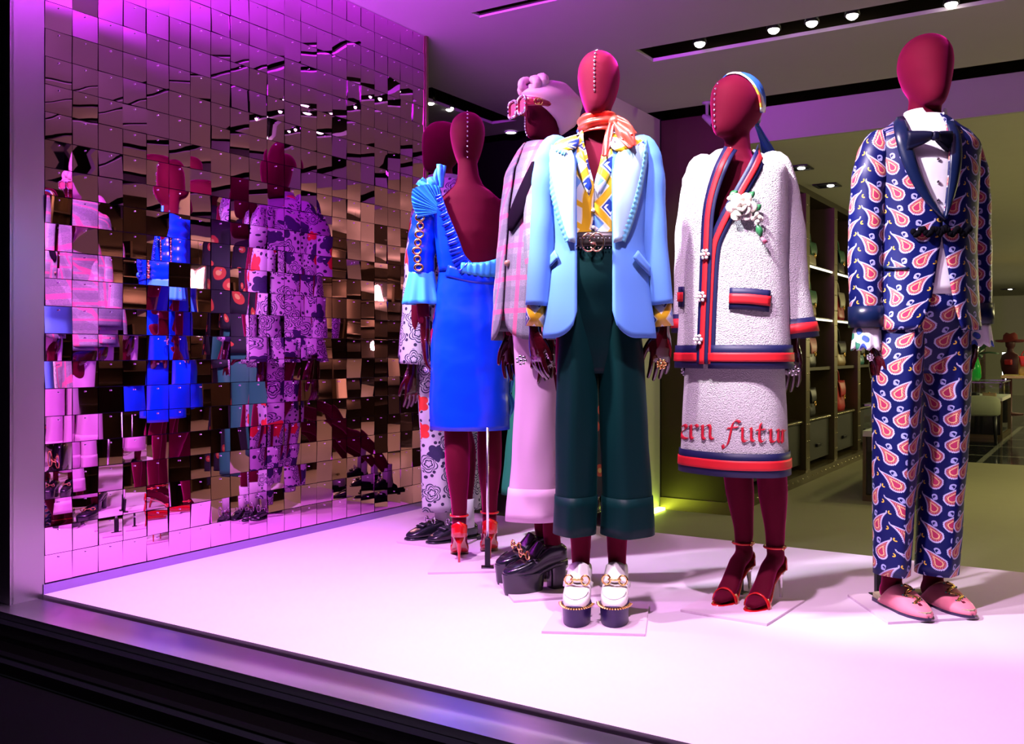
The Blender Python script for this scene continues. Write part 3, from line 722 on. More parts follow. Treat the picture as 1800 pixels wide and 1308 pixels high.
HEAD = ((-.02, -.034, .024, .030), (0, -.038, .030, .043), (.06, -.031, .0375, .060), (.16, -.020, .0470, .076), (.30, -.007, .0570, .089), (.46, .001, .0650, .097), (.60, .004, .0690, .099), (.74, .004, .0665, .094), (.85, .004, .0580, .080), (.93, .004, .044, .060), (.975, .004, .029, .040), (1.0, .004, .006, .008))
def head_pt(H, a, t, off=0.0):
    cy, rx, ry = interp(HEAD, t)
    return H['mat'] @ Vector(((rx*H['w']+off)*sin(a), (cy*H['w']-(ry*H['w']+off)*cos(a)), t*H['h']))
def make_body(F, top, chin, lift, thigh=1.0, lean=(0, 0), head_yaw=0, hw=1.0, feet=(), arms=(), male=False, headpos=None, foot='none', slim=.86, shoulders=.150):
    """one continuous velvet figure: head, neck, trunk, legs, feet and arms"""
    o = F.o; k = MB(); hh = top-chin
    zc = lambda z: lift+(z*(chin-lift)/1.545)                # canonical heights of a 1.75 m figure, chin at 1.545
    if male: rows = [(.82, .0, .155, .10), (.92, .005, .155, .105), (1.0, 0, .145, .10), (1.10, 0, .140, .098), (1.20, -.004, .155, .108), (1.30, -.006, .168, .115), (1.38, 0, .165, .10), (1.425, .008, .13, .078), (1.452, .014, .085, .062), (1.48, .016, .058, .058), (1.53, .010, .053, .055), (1.60, .0, .050, .054)]
    else: rows = [(.82, .0, .150, .10), (.90, .01, .160, .108), (.98, .005, .145, .098), (1.08, 0, .113, .084), (1.17, -.004, .124, .096), (1.26, -.010, .140, .115), (1.34, -.002, .143, .10), (1.40, .008, .130, .078), (1.435, .014, .092, .062), (1.46, .016, .060, .052), (1.50, .014, .045, .046), (1.545, .008, .041, .044), (1.60, .0, .040, .046)]
    hx, hy = headpos if headpos else (0, 0)
    rings = []
    for z, cy, rx, ry in rows:
        f = max(0, min(1, (z-1.40)/.15)); 
        e = lerp(slim, 1, max(0, min(1, (z-1.36)/.07))); e = e*(lerp(.55, 1, max(0, min(1, (z-.95)/.2))) if thigh < 1 else 1); rx, ry = rx*e, ry*e
        rings.append([(hx*f+rx*sin(2*pi*j/28), cy+hy*f-ry*cos(2*pi*j/28), zc(z)) for j in range(28)])
    k.loft(rings)
    hm = Matrix.Translation((hx, hy+.004, chin)) @ Matrix.Rotation(head_yaw, 4, 'Z')
    H = dict(mat=hm, h=hh, w=hw)
    k.loft([[head_pt(H, 2*pi*j/28, t) for j in range(28)] for t in [r[0] for r in HEAD]])
    for sx in (-1, 1): k.ball((sx*(shoulders-.012), .006, zc(1.392)), (.045, .043, .042), 14, 9)
    for sh_, pts in arms:
        path = smooth_path([(sh_*(shoulders-.01), .005, zc(1.40))]+[tuple(q) for q in pts], 6)
        m = len(path); k.tube(path, [lerp(.038, .025, i/(m-1)) for i in range(m)], 14)
    for i, (ax, ay, yaw) in enumerate(feet):                  # ankle positions
        sg = -1 if i == 0 else 1
        zs = lift+.085
        hipx, knx = sg*.082, lerp(sg*.08, ax, .6)
        if male: R_ = (.085, .082, .066, .056, .055, .052, .036, .034)
        else: R_ = (.082, .078, .062, .050, .052, .050, .034, .031)
        path = [(hipx, .0, zc(.86)), (hipx, 0, zc(.74)), (lerp(hipx, knx, .6), 0, zc(.58)), (knx, ay*.55-.008, zc(.475)), (lerp(knx, ax, .4), ay*.7+.012, zc(.36)), (lerp(knx, ax, .55), ay*.8+.012, zc(.28)), (ax, ay+.0, lerp(zs, zc(.3), .25)), (ax, ay, zs), (ax, ay+.010, lift+.045)]
        R_ = R_+(R_[-1]*.95,); R_ = tuple(r*lerp(thigh, 1, min(1, q/4)) for q, r in enumerate(R_))
        pp = smooth_path(path, 4); m = len(pp)
        k.tube(pp, [interp([(q/8, r) for q, r in enumerate(R_)], j/(m-1))[0] for j in range(m)], 16)
        d = Matrix.Rotation(yaw, 3, 'Z'); A = Vector((ax, ay, 0))
        if foot == 'heel':
            fp = [(0, .022, lift+.055), (0, .01, lift+.045), (0, -.045, lift*.72+.05), (0, -.095, lift*.30+.034), (0, -.135, .030), (0, -.185, .022)]
            k.tube([A+d @ Vector(q) for q in fp], [(.024, .022), (.030, .030), (.030, .029), (.036, .021), (.040, .018), (.020, .011)], 14, up=(d @ Vector((1, 0, 0))))
        elif foot == 'flat':
            fp = [(0, .045, .045), (0, .03, .05), (0, -.03, .055), (0, -.10, .042), (0, -.17, .03)]
            k.tube([A+d @ Vector(q) for q in fp], [(.02, .02), (.033, .034), (.034, .036), (.042, .026), (.03, .014)], 14, up=(d @ Vector((1, 0, 0))))
    b = k.build('body', 'velvet', o); remesh(b, .0075, 7)
    return H, zc
def head_studs(F, H, a, t0, t1, n, m='silver', r=.0042):
    k = MB()
    for i in range(n): k.ball(head_pt(H, a, lerp(t0, t1, i/(n-1)), .0015), r, 6, 4)
    s = k.build('seam_stud', m, F.o); s['kind'] = 'stuff'
    return s
def hand_mesh(side, curl=.5, spread=1.0):
    k = MB(); s = -side                                     # s: direction from hand towards the body
    k.loft([[(.5*w_*sin(2*pi*j/14)*1.0+s*cx_, t_*cos(2*pi*j/14)+cy_, z_) for j in range(14)] for z_, w_, t_, cx_, cy_ in ((.085, .044, .026, 0, 0), (.02, .040, .024, 0, 0), (0, .038, .024, 0, 0), (-.025, .034, .034, 0, 0), (-.06, .030, .042, .002, 0), (-.088, .027, .041, .005, 0), (-.10, .02, .036, .006, 0))])
    for q, (yy, L) in enumerate(((-.031, .072), (-.010, .082), (.011, .077), (.031, .060))):
        c = curl*(1+.15*q); pts = [Vector((s*.004, yy, -.085))]; a = .10*c
        for j, fr_ in enumerate((.46, .30, .24)):
            a += (.18, .38, .34)[j]*c; dy = (yy*.9*spread)
            pts.append(pts[-1]+Vector((s*sin(a), dy*3.2*fr_, -cos(a)))*L*fr_)
        pp = smooth_path(pts, 3); m = len(pp); k.tube(pp, [lerp(.0092, .0064, i/(m-1)) for i in range(m)], 9)
        k.ball(pp[-1], .0062, 8, 6)
    tp = smooth_path([(s*.004, -.02, -.02), (s*.012, -.042, -.048), (s*.018, -.054, -.078), (s*.022, -.058, -.102)], 3); m = len(tp)
    k.tube(tp, [lerp(.0135, .0074, i/(m-1)) for i in range(m)], 10); k.ball(tp[-1], .0072, 8, 6)
    o = k.build('hand', 'lacquer', None); remesh(o, .0032, 4); me = o.data; bpy.data.objects.remove(o); return me
HANDS = {(-1, 0): hand_mesh(-1, .55), (1, 0): hand_mesh(1, .55), (-1, 1): hand_mesh(-1, .95, 1.5), (1, 1): hand_mesh(1, .35, 1.8)}
def hand(F, key, loc, rot=(0, 0, 0), sc=1.0):
    o = bpy.data.objects.new('hand', HANDS[key]); COL.objects.link(o); o.parent = F.o; o.location = loc; o.rotation_euler = rot; o.scale = (sc,)*3
    o['label'] = 'glossy dark red hand'; return o
def jewel(F, loc, m='silver', n=7, r=.014, name='ring', seed=3):
    rg = random.Random(seed); k = MB()
    for i in range(n):
        a = 2*pi*i/n; k.ball(Vector(loc)+Vector((cos(a)*r, rg.uniform(-.4, .4)*r, sin(a)*r)), r*rg.uniform(.32, .5), 7, 5)
    k.ball(loc, r*.55, 8, 6); k.torus(Vector(loc)+Vector((0, .012, 0)), r*.8, r*.16, 'z', 14, 5)
    return k.build(name, m, F.o)
def plate(F, pts, rod=None, rodtop=.8):
    k = MB(); P = [F.g(*q) for q in pts]; n = len(P); b = len(k.v)
    k.v += [(p.x, p.y, .0005) for p in P]+[(p.x, p.y, .008) for p in P]
    k.face(range(b, b+n)); k.face([b+n+i for i in range(n)])
    for i in range(n): q = (i+1) % n; k.face([b+i, b+q, b+n+q, b+n+i])
    pl = k.build('base_plate', 'plate', F.o, smooth=False)
    if rod is not None:
        g = F.g(*rod); k = MB(); k.tube([(g.x, g.y, .11), (g.x, g.y, rodtop)], .0055, 8); rd = k.build('support_rod', 'steel', F.o)
        k = MB(); k.box((g.x, g.y, .066), (.022, .022, .116)); k.box((g.x, g.y, .010), (.05, .05, .004)); k.build('rod_socket', 'black_metal', rd, bevel=.002)
    return pl
# ---- shoes: toe along -Y, origin on the ground below the ankle
def shoe_loft(k, secs, n=18, flat=True):
    """secs: (y, z0, z1, halfwidth) ; D-shaped sections"""
    rings = []
    for y, z0, z1, hw in secs:
        ring = []
        for j in range(n):
            a = 2*pi*j/n; c, s = cos(a), sin(a)
            zz = lerp(z0, z1, .5+.5*math.copysign(abs(s)**(.6 if s > 0 else .25), s)); ring.append((hw*math.copysign(abs(c)**.62, c), y, zz))
        rings.append(ring)
    k.loft(rings)
def shoe_root(F, name, ax, ay, yaw): 
    o = bpy.data.objects.new(name, None); COL.objects.link(o); o.parent = F.o; o.location = (ax, ay, 0); o.rotation_euler = (0, 0, yaw); o.empty_display_size = .02; return o
def horsebit(par, y, z, hw, tilt=.6):
    k = MB()
    for sx in (-1, 1):
        k.torus((sx*hw*.66, y, z-.002), .013, .0032, 'y', 14, 6, sz=1.15)
    k.tube([(-hw*.5, y-.004, z), (-hw*.22, y-.008, z+.002), (0, y-.006, z-.001), (hw*.22, y-.008, z+.002), (hw*.5, y-.004, z)], [.0035, .005, .0035, .005, .0035], 7)
    return k.build('horsebit', 'gold', par)
def platform_loafer(F, ax, ay, yaw, upper, sole, studs=True, pearls=True):
    t = shoe_root(F, 'platform_loafer', ax, ay, yaw); q_ = lambda z: z if z < .07 else .07+(z-.07)*.58
    def sq_(k_): k_.v = [(x, y, q_(z)) for x, y, z in k_.v]; return k_
    k = MB(); shoe_loft(k, ((.052, .145, .215, .026), (.042, .130, .235, .034), (.015, .125, .248, .037), (-.03, .110, .240, .038), (-.065, .085, .200, .041), (-.10, .066, .160, .044), (-.14, .060, .136, .044), (-.172, .060, .118, .036), (-.192, .062, .092, .022)))
    sq_(k).build('upper', upper, t, sub=1)
    # tongue flap and apron seam
    k = MB(); rows = []
    for i in range(8):
        f = i/7; y = lerp(-.052, -.098, f); z = lerp(.262, .176, f)
        rows.append([(x*lerp(.030, .040, f), y-.004+abs(x)*.012, z-abs(x)**2*.022) for x in [-1+2*j/8 for j in range(9)]])
    k.grid(rows); sq_(k).build('tongue', upper, t, solid=.006)
    k = MB(); k.tube([(x*.036, -.13-.047*sqrt(max(0, 1-x*x)), .139-.028*sqrt(max(0, 1-x*x))) for x in [-1+2*j/14 for j in range(15)]], .0028, 6); sq_(k).build('apron_seam', upper, t)
    k = MB(); rows = [[(x*.046, y-.004+abs(x)*.022, .182+.0-.034*x*x-(y+.096)*-1.2) for x in [-1+2*j/10 for j in range(11)]] for y in (-.088, -.104)]
    k.grid(rows); sq_(k).build('saddle_strap', upper, t, solid=.006)
    horsebit(t, -.112, .140, .040)
    k = MB()
    out = [(.046*sin(a)*(1 if cos(a) > 0 else .95), -.115-.082*cos(a)) for a in [2*pi*j/28 for j in range(28)]]
    k.loft([[(x*e, (y+.115)*e-.115, z) for x, y in out] for z, e in ((0.0, .88), (.012, .93), (.06, .99), (.066, 1.0), (.074, 1.0), (.076, .9))]); ps = k.build('platform_sole', sole, t, smooth='auto')
    k = MB(); shoe_loft(k, ((.05, .10, .150, .030), (.0, .095, .14, .034), (-.05, .066, .115, .036), (-.09, .05, .08, .04)), 14); sq_(k).build('shank', sole, t)
    k = MB(); k.loft([[(hw*math.copysign(abs(cos(a))**.5, cos(a)), .018+dy*math.copysign(abs(sin(a))**.5, sin(a)), z) for a in [2*pi*j/20 for j in range(20)]] for z, hw, dy in ((0, .031, .030), (.06, .029, .029), (.105, .032, .034))]); hl = k.build('heel', sole, t, smooth='auto')
    if studs:
        k = MB()
        for j in range(-10, 11):
            a = j*.145; x, y = .047*sin(a), -.115-.083*cos(a); d = Vector((sin(a)/.047, -cos(a)/.083, 0)).normalized()
            k.tube([Vector((x, y, .069)), Vector((x, y, .069))+d*.011], [.0045, .0008], 6)
        s = k.build('sole_stud', 'gold', ps); s['kind'] = 'stuff'
    if pearls:
        for zz in (.025, .054, .083): k = MB(); k.ball((.0, .052, zz), .0135, 12, 8); k.build('pearl', 'pearl', hl)
        for zz in (.022, .051): k = MB(); k.ball((.0, .050, zz+.017), .005, 8, 5); k.build('stud', 'gold', hl)
    return t
def stiletto(F, ax, ay, yaw, lift, pump=False, m='red_shoe', hm='silver'):
    t = shoe_root(F, 'stiletto_heel', ax, ay, yaw); L = lift
    k = MB(); rows = []
    for y, z, hw in ((.046, L+.010, .020), (.03, L+.004, .026), (-.01, L*.90+.004, .025), (-.05, L*.66+.004, .024), (-.085, L*.33+.006, .032), (-.115, .010, .038), (-.15, .006, .037), (-.185, .006, .024), (-.203, .007, .008)):
        rows.append([(x*hw, y, z) for x in (-1, -.5, 0, .5, 1)])
    k.grid(rows); sl = k.build('sole', 'tan_sole' if pump else m, t, solid=.007)
    k = MB(); k.tube([(0, .030, L+.002), (0, .036, L*.75), (0, .044, L*.4), (0, .047, 0.0)], [(.022, .020), (.010, .011), (.0055, .006), (.0048, .0048)], 10); k.build('heel', m if pump else hm, t)
    k = MB(); rows = []
    for i in range(9):                                      # heel counter
        a = -1.45+2.9*i/8; rows.append([(sin(a)*.032, .016+.036*cos(a)-.004*f, L+.004+f*(.064 if pump else .050)*(1-.35*abs(a)/1.45)) for f in (0, .35, .7, 1)])
    k.grid(rows); k.build('heel_counter', m, t, solid=.004)
    k = MB(); k.torus((0, -.002, L+.085), .036, .0042, 'z', 22, 6, sx=1.0, sz=1.05); st = k.build('ankle_strap', m, t)
    k = MB(); k.torus((.036, -.01, L+.085), .007, .0018, 'x', 10, 5); k.build('buckle', 'gold', st)
    if pump:
        k = MB(); shoe_loft(k, ((-.075, .03, .062, .036), (-.11, .010, .056, .041), (-.15, .006, .044, .040), (-.19, .006, .028, .026), (-.208, .007, .016, .008))); k.build('vamp', m, t, sub=1)
    else:
        k = MB(); rows = []
        for i in range(13):
            a = -pi/2+pi*i/12; rows.append([(sin(a)*.044, -.118-f*.022, .004+cos(a)*.052) for f in (0, .5, 1)])
        k.grid(rows); k.build('toe_strap', m, t, solid=.005)
    return t
def proj(v):
    r = v-Vector((0, 0, CAMZ)); d = r.dot(FW); return 900+FPX*r.dot(RT)/d, HOR-r.z*FPX/d, d
def on(F, P, px, py, off=0.0):
    """(phi, z) of the point of a profile that the given picture column and row look at"""
    z = F.z(py); phv = -F.turn; RI = F.R.inverted()
    ph = phv
    for _ in range(4):
        lo, hi = phv-1.45, phv+1.45
        for _ in range(22):
            m = (lo+hi)/2
            if proj(RI @ P.pt(m, z, off)+F.base)[0] < px: lo = m
            else: hi = m
        ph = (lo+hi)/2; d = proj(RI @ P.pt(ph, z, off)+F.base)[2]; z = CAMZ-(py-HOR)/FPX*d
    return ph, z
def ons(F, P, pts, off=0.0): return [on(F, P, a, b, off) for a, b in pts]
def resamp(pts, n):
    pts = smooth_path([(a, b, 0) for a, b in pts], 8); L = [0]
    for a, b in zip(pts, pts[1:]): L.append(L[-1]+(b-a).length)
    out = []
    for i in range(n+1):
        t = L[-1]*i/n; j = max(q for q in range(len(L)) if L[q] <= t+1e-9); j = min(j, len(pts)-2)
        f = (t-L[j])/max(1e-9, L[j+1]-L[j]); p = pts[j].lerp(pts[j+1], min(1, f)); out.append((p.x, p.y))
    return out
def px_strip(k, F, P, A, B, off=.006, rows=14, n=6, bulge=0.0, wave=None):
    a = ons(F, P, resamp(A, rows)); b = ons(F, P, resamp(B, rows)); g, uvs = [], []
    for i, ((pa, za), (pb, zb)) in enumerate(zip(a, b)):
        g.append([P.pt(lerp(pa, pb, j/n), lerp(za, zb, j/n), off+bulge*sin(pi*j/n)+(wave(i, j/n) if wave else 0)) for j in range(n+1)])
        uvs.append([(P.u(lerp(pa, pb, j/n), za), lerp(za, zb, j/n)) for j in range(n+1)])
    k.grid(g, uvs)
def px_ribbon(k, F, P, pts, w, off=.006, rows=24, n=3, wave=None): path_strip(k, F and P, ons(F, P, resamp(pts, rows)), w, off, n, wave)
def prof(F, rows, n=2.2, cx=0, cy=0): return Prof([(F.z(y), cx+(e[0] if e else 0), cy+(e[1] if len(e) > 1 else 0), rx, ry) for y, rx, ry, *e in rows], n)
def toe(F, px, py, yaw, L):
    g = F.g(px, py)+Matrix.Rotation(yaw, 3, 'Z') @ Vector((0, L, 0)); return (g.x, g.y, yaw)
def legs(F, name, m, rows, n=44, crease=.016, parent=None, cuff=None, cm=None, solid=.004, stretch=1.0):
    """trouser leg; rows: (py, left px, right px, w)"""
    k = MB(); rings, uvs = [], []
    N = 26
    for i in range(N+1):
        f = i/N; py = lerp(rows[0][0], rows[-1][0], f)
        a, b, w = interp(rows, py); c = F.p((a+b)/2, py, w); r = (b-a)/2*F.s
        ring, uu = [], []
        for j in range(n):
            t = 2*pi*j/n; cr = crease*max(0, cos(t))**14+crease*.5*max(0, -cos(t))**14
            rf = r*(1+.022*sin(3*t+c.z*9+rows[0][1])*(.4+f)+.012*sin(5*t-c.z*17)); ring.append((c.x+rf*sin(t), c.y-(rf*stretch+cr)*cos(t), c.z)); uu.append((t*r, c.z))
        rings.append(ring); uvs.append(uu)
    k.loft(rings, cap=False, uvs=uvs); o = k.build(name, m, parent or F.o, solid=solid)
    if cuff:
        k = MB(); q = [i for i in range(N+1) if lerp(rows[0][0], rows[-1][0], i/N) >= cuff]
        rr = []
        for i in q:
            c = Vector((sum(p[0] for p in rings[i])/n, sum(p[1] for p in rings[i])/n, rings[i][0][2]))
            rr.append([c+(Vector(p)-c)*1.035 for p in rings[i]])
        k.grid(rr, [uvs[i] for i in q], closed=True); k.build('cuff', cm or m, o, solid=.005)
    return o
def band_tube(F, name, m, a, b, r, par, solid=.004, n=24):
    k = MB(); k.tube([a, lerp(Vector(a), Vector(b), .5), b], r, n, cap=False, uvm=True); return k.build(name, m, par, solid=solid)

# ================================================================== blue blazer mannequin
F = K(1050, 3.1, -5, 'mannequin in pale blue blazer, red neck scarf and dark green wide trousers')
ft = [toe(F, 1009, 1110, 0, .197), toe(F, 1077, 1110, 0, .197)]
wl_, wr_ = F.p(941, 580), F.p(1164, 580)
H, zc = make_body(F, F.z(90), F.z(207), .10, .62, head_yaw=radians(-3), hw=1.0, feet=ft, foot='none', headpos=(.004, 0),
    arms=((-1, (F.p(952, 420), F.p(941, 560))), (1, (F.p(1152, 420), F.p(1164, 560)))))
head_studs(F, H, 0, .30, .985, 12)
for a in ft: platform_loafer(F, *a, 'white_leather', 'purple_sole')
plate(F, [(952, 1114), (1134, 1119), (1141, 1066), (985, 1062)])
P = prof(F, [(240, .050, .052), (247, .10, .072), (256, .150, .086), (275, .168, .104), (310, .160, .122), (360, .154, .124), (430, .148, .112), (500, .162, .118), (596, .182, .126)])
PS = prof(F, [(226, .052, .050), (240, .060, .055), (250, .11, .072), (262, .140, .085), (290, .142, .108), (340, .137, .115), (415, .126, .098), (445, .128, .10)])
PT = prof(F, [(412, .128, .100), (440, .136, .106), (490, .142, .108), (550, .130, .088), (600, .115, .066), (660, .06, .04)])
# shirt
vt = [(F.z(y), w*F.s) for y, w in ((226, 26), (240, 22), (255, 20), (290, 11), (334, .5), (450, .2))]
k = MB(); f_ = lambda z: PS.phix(interp(vt, z)[0], z)
shell(k, PS, F.z(230), F.z(440), f_, lambda z: 2*pi-f_(z), 56, 26, 0, lambda a, z, t: .004*sin(9*a+z*20)*t)
sh_ = k.build('shirt', 'cube_shirt', F.o, solid=.003)
for sx, A, B in ((-1, [(1020, 226), (990, 240), (962, 252)], [(1022, 236), (1018, 258), (1000, 268)]), (1, [(1071, 226), (1100, 240), (1128, 252)], [(1069, 236), (1074, 262), (1100, 272)])):
    k = MB(); px_strip(k, F, P, A, B, .012, 10, 5, .004); k.build('collar', 'cube_shirt', sh_, solid=.004)
for A, B in (([(1022, 240), (1030, 280), (1041, 328)], [(1012, 255), (1018, 300), (1036, 345)]), ([(1067, 240), (1060, 285), (1047, 330)], [(1080, 256), (1074, 300), (1052, 345)])):
    k = MB(); px_strip(k, F, PS, A, B, .006, 12, 4, .003); k.build('placket', 'cube_shirt', sh_, solid=.003)
for py in (370, 400): k = MB(); ph, z = on(F, PS, 1043, py); k.ball(PS.pt(ph, z, .006), (.006, .004, .006), 10, 6); k.build('button', 'bead_button', sh_)
k = MB(); ph, z = on(F, P, 1076, 249); k.ball(P.pt(ph, z, .02), (.005, .004, .005), 10, 6); k.build('button', 'bead_button', sh_)
for c0, c1 in ((F.p(945, 526), F.p(942, 574)), (F.p(1161, 526), F.p(1165, 574))): band_tube(F, 'cuff', 'cube_shirt', c0, c1, [.032, .033, .033], sh_)
# trousers and belt
tr = empty('trousers'); tr.parent = F.o; tr['label'] = 'dark green wide cropped trousers'
k = MB(); shell(k, PT, F.z(414), F.z(656), nphi=44, nz=20); k.build('waist', 'trouser_green', tr, solid=.003)
legs(F, 'leg', 'trouser_green', [(500, 992, 1048, 0), (560, 984, 1051, 0), (640, 980, 1050, 0), (760, 978, 1050, 0), (860, 976, 1047, 0), (937, 974, 1045, 0)], parent=tr, cuff=862)
legs(F, 'leg', 'trouser_green', [(500, 1042, 1108, 0), (560, 1046, 1124, 0), (640, 1052, 1132, 0), (760, 1056, 1138, 0), (860, 1058, 1143, 0), (938, 1058, 1148, 0)], parent=tr, cuff=862)
k = MB(); shell(k, PT, F.z(415), F.z(439), nphi=44, nz=3, off=.006); bl = k.build('belt', 'belt', F.o, solid=.004)
k = MB()
for px in range(1016, 1078, 6):
    for py in (419, 436): ph, z = on(F, PT, px, py); k.ball(PT.pt(ph, z, .009), .0022, 6, 4)
s = k.build('stud', 'silver', bl); s['kind'] = 'stuff'
ph, z = on(F, PT, 1043, 427); c = PT.pt(ph, z, .017); k = MB()
mat('rose_gold', (.9, .52, .34), .2, 1)
k.torus(c+Vector((-.013, 0, 0)), .025, .0028, 'y', 24, 6, .55, 2*pi-.15, sx=.9, sz=1.12); k.torus(c+Vector((.013, -.003, 0)), .025, .0028, 'y', 24, 6, -pi+.55, pi-.15, sx=.9, sz=1.12)
k.tube([c+Vector((.009, 0, -.004)), c+Vector((-.006, 0, -.004))], .0028, 6); k.tube([c+Vector((-.009+.0, -.003, -.002)), c+Vector((.010, -.003, -.002))], .0028, 6)
k.build('buckle', 'rose_gold', bl)
# blazer
bz = empty('blazer'); bz.parent = F.o; bz['label'] = 'pale blue blazer with ruffled satin lapels'
op = lambda z: P.phix(min(.056, .8*P.at(z)[2]), z)
def hem(s):
    d = min(s, 1-s)*.98; r = .085
    return F.z(595)+(r*(1-sqrt(max(0, 1-(1-d/r)**2))) if d < r else 0)
k = MB(); shell(k, P, F.z(241), hem, op, lambda z: 2*pi-op(z), 80, 34, 0, lambda a, z, t: .006*sin(5*a)*t*t); k.build('jacket', 'blazer', bz, solid=.005)
for pts in ([(998, 258), (974, 263), (964, 310), (957, 420), (947, 538)], [(1104, 258), (1130, 263), (1140, 310), (1147, 420), (1160, 536)]):
    k = MB(); sleeve(k, [F.p(a, b, -.004) for a, b in pts], [.018, .044, .050, .045, .041], 24, 8, .0012); k.build('sleeve', 'blazer', bz, solid=.005)
for sx, A, B in ((-1, [(966, 249), (967, 270), (973, 310), (982, 355), (992, 390), (1004, 424)], [(970, 250), (1006, 263), (1014, 300), (1014, 350), (1014, 390), (1014, 428)]),
                 (1, [(1130, 249), (1129, 270), (1123, 310), (1113, 355), (1103, 390), (1090, 424)], [(1124, 250), (1088, 264), (1077, 300), (1076, 350), (1076, 390), (1077, 428)])):
    k = MB(); px_strip(k, F, P, A, B, .010, 20, 8, .006); lp = k.build('lapel', 'satin', bz, solid=.005)
    k = MB(); px_ribbon(k, F, P, A, .025, .013, 80, 3, lambda i: .0025*(i % 4 < 2)); k.build('lapel_ruffle', 'ruffle', bz, solid=.002)
k = MB(); px_ribbon(k, F, P, [(972, 258), (985, 263), (1000, 272)], .016, .018, 24, 3, lambda i: .004*(i % 4 < 2)); k.build('lapel_ruffle', 'ruffle', bz, solid=.002)
for A in ([(964, 470), (974, 459), (984, 447)], [(1112, 447), (1124, 462), (1137, 478)]):
    k = MB(); px_ribbon(k, F, P, A, .032, .012, 8, 3); k.build('pocket_flap', 'blazer', bz, solid=.005)
# hands and rings
hand(F, (-1, 0), wl_, (0, radians(-3), radians(40))); hand(F, (1, 1), wr_, (0, radians(4), radians(-55)))
jewel(F, F.p(916, 634, -.02), seed=5, r=.013); jewel(F, F.p(1162, 640, -.03), 'gold', seed=8, r=.013)
# neck scarf
k = MB(); PN = prof(F, [(196, .046, .050), (206, .053, .055), (220, .058, .060), (236, .053, .056)], 2.0, cx=.004)
shell(k, PN, F.z(203), F.z(236), nphi=44, nz=14, off=.004, fold=lambda a, z, t: .005*sin(t*14+a*2)+.004*sin(pi*t)); ns = k.build('neck_scarf', 'red_silk', F.o, solid=.004)
def ribbon(pts, w, name, m, par, nrm=(0, -1, 0), n=6, wav=.006, per=8, sol=.003):
    k = MB(); pp = smooth_path(pts, per); M_ = len(pp); rows, uvs = [], []
    for i, p in enumerate(pp):
        t = (pp[min(i+1, M_-1)]-pp[max(0, i-1)]).normalized(); b = t.cross(Vector(nrm)).normalized()
        wi = interp([(q/(len(w)-1), v) for q, v in enumerate(w)], i/(M_-1))[0]
        rows.append([p+b*wi*(j/n-.5)*2+Vector(nrm)*wav*sin(j/n*pi*3+i*.3) for j in range(n+1)]); uvs.append([(wi*j/n, i*.01) for j in range(n+1)])
    k.grid(rows, uvs); return k.build(name, m, par, solid=sol)
k = MB(); k.ball(F.p(1080, 214, -.075), (.019, .016, .020), 12, 8); k.build('knot', 'red_silk', ns)
ribbon([F.p(1076, 216, -.08), F.p(1069, 240, -.10), F.p(1063, 275, -.13)], [.008, .012, .008], 'tail', 'red_silk', ns)
ribbon([F.p(1082, 212, -.085), F.p(1098, 232, -.12), F.p(1112, 258, -.135)], [.010, .028, .012], 'tail', 'red_silk', ns, wav=.009)
ribbon([F.p(1082, 206, -.07), F.p(1096, 222, -.10), F.p(1106, 240, -.12)], [.008, .02, .026], 'tail', 'red_silk', ns, wav=.007)

# ================================================================== white tweed suit mannequin
F = K(1290, 3.25, -30, 'mannequin in white tweed cardigan suit with navy and red trim')
ft = [toe(F, 1256, 1070, radians(2), .205), toe(F, 1313, 1080, radians(2), .205)]
H, zc = make_body(F, F.z(134), F.z(243), .105, head_yaw=radians(-14), hw=1.08, feet=ft, foot='heel', headpos=(.012, -.005),
    arms=((-1, (F.p(1214, 430, .08), F.p(1210, 590, .10))), (1, (F.p(1384, 430), F.p(1394, 600)))))
head_studs(F, H, 0, .12, .80, 9)
for a in ft: stiletto(F, *a, .105)
plate(F, [(1196, 1076), (1348, 1101), (1414, 1059), (1262, 1040)], (1300, 1046), .5)
P = prof(F, [(264, .058, .056), (276, .095, .072), (288, .155, .095), (304, .184, .115), (380, .182, .132), (450, .180, .138), (540, .186, .142), (648, .196, .148)])
PK = prof(F, [(610, .160, .126), (660, .170, .132), (740, .178, .138), (830, .186, .143)])
sk = empty('skirt'); sk.parent = F.o; sk['label'] = 'white tweed skirt with red lettering above the striped hem'
k = MB(); shell(k, PK, F.z(612), F.z(826), nphi=64, nz=30, fold=lambda a, z, t: .003*sin(6*a)*t); k.build('skirt_body', 'tweed', sk, solid=.006)
for nm, m, a, b, of in (('hem_band', 'navy', 789, 829, .007), ('hem_stripe', 'red_tape', 801, 817, .010)):
    k = MB(); shell(k, PK, F.z(a), F.z(b), nphi=64, nz=4, off=of, fold=lambda a, z, t: .003*sin(6*a)); k.build(nm, m, sk, solid=.003)
jk = empty('cardigan'); jk.parent = F.o; jk['label'] = 'white tweed cardigan with navy and red striped edges'
LC = [(1286, 262), (1270, 296), (1256, 340), (1249, 380), (1246, 440), (1243, 520), (1240, 600), (1239, 640)]
RC = [(1338, 266), (1325, 297), (1305, 334), (1285, 370), (1268, 405), (1257, 440), (1252, 520), (1249, 600), (1248, 640)]
lt_tab = sorted([(z, a) for a, z in ons(F, P, resamp(LC, 30))]); rt_tab = sorted([(z, a) for a, z in ons(F, P, resamp(RC, 30))])
k = MB(); shell(k, P, F.z(266), F.z(644), lambda z: interp(rt_tab, z)[0], lambda z: 2*pi+interp(lt_tab, z)[0], 80, 36, 0, lambda a, z, t: .004*sin(5*a+1)*t); k.build('jacket', 'tweed', jk, solid=.007)
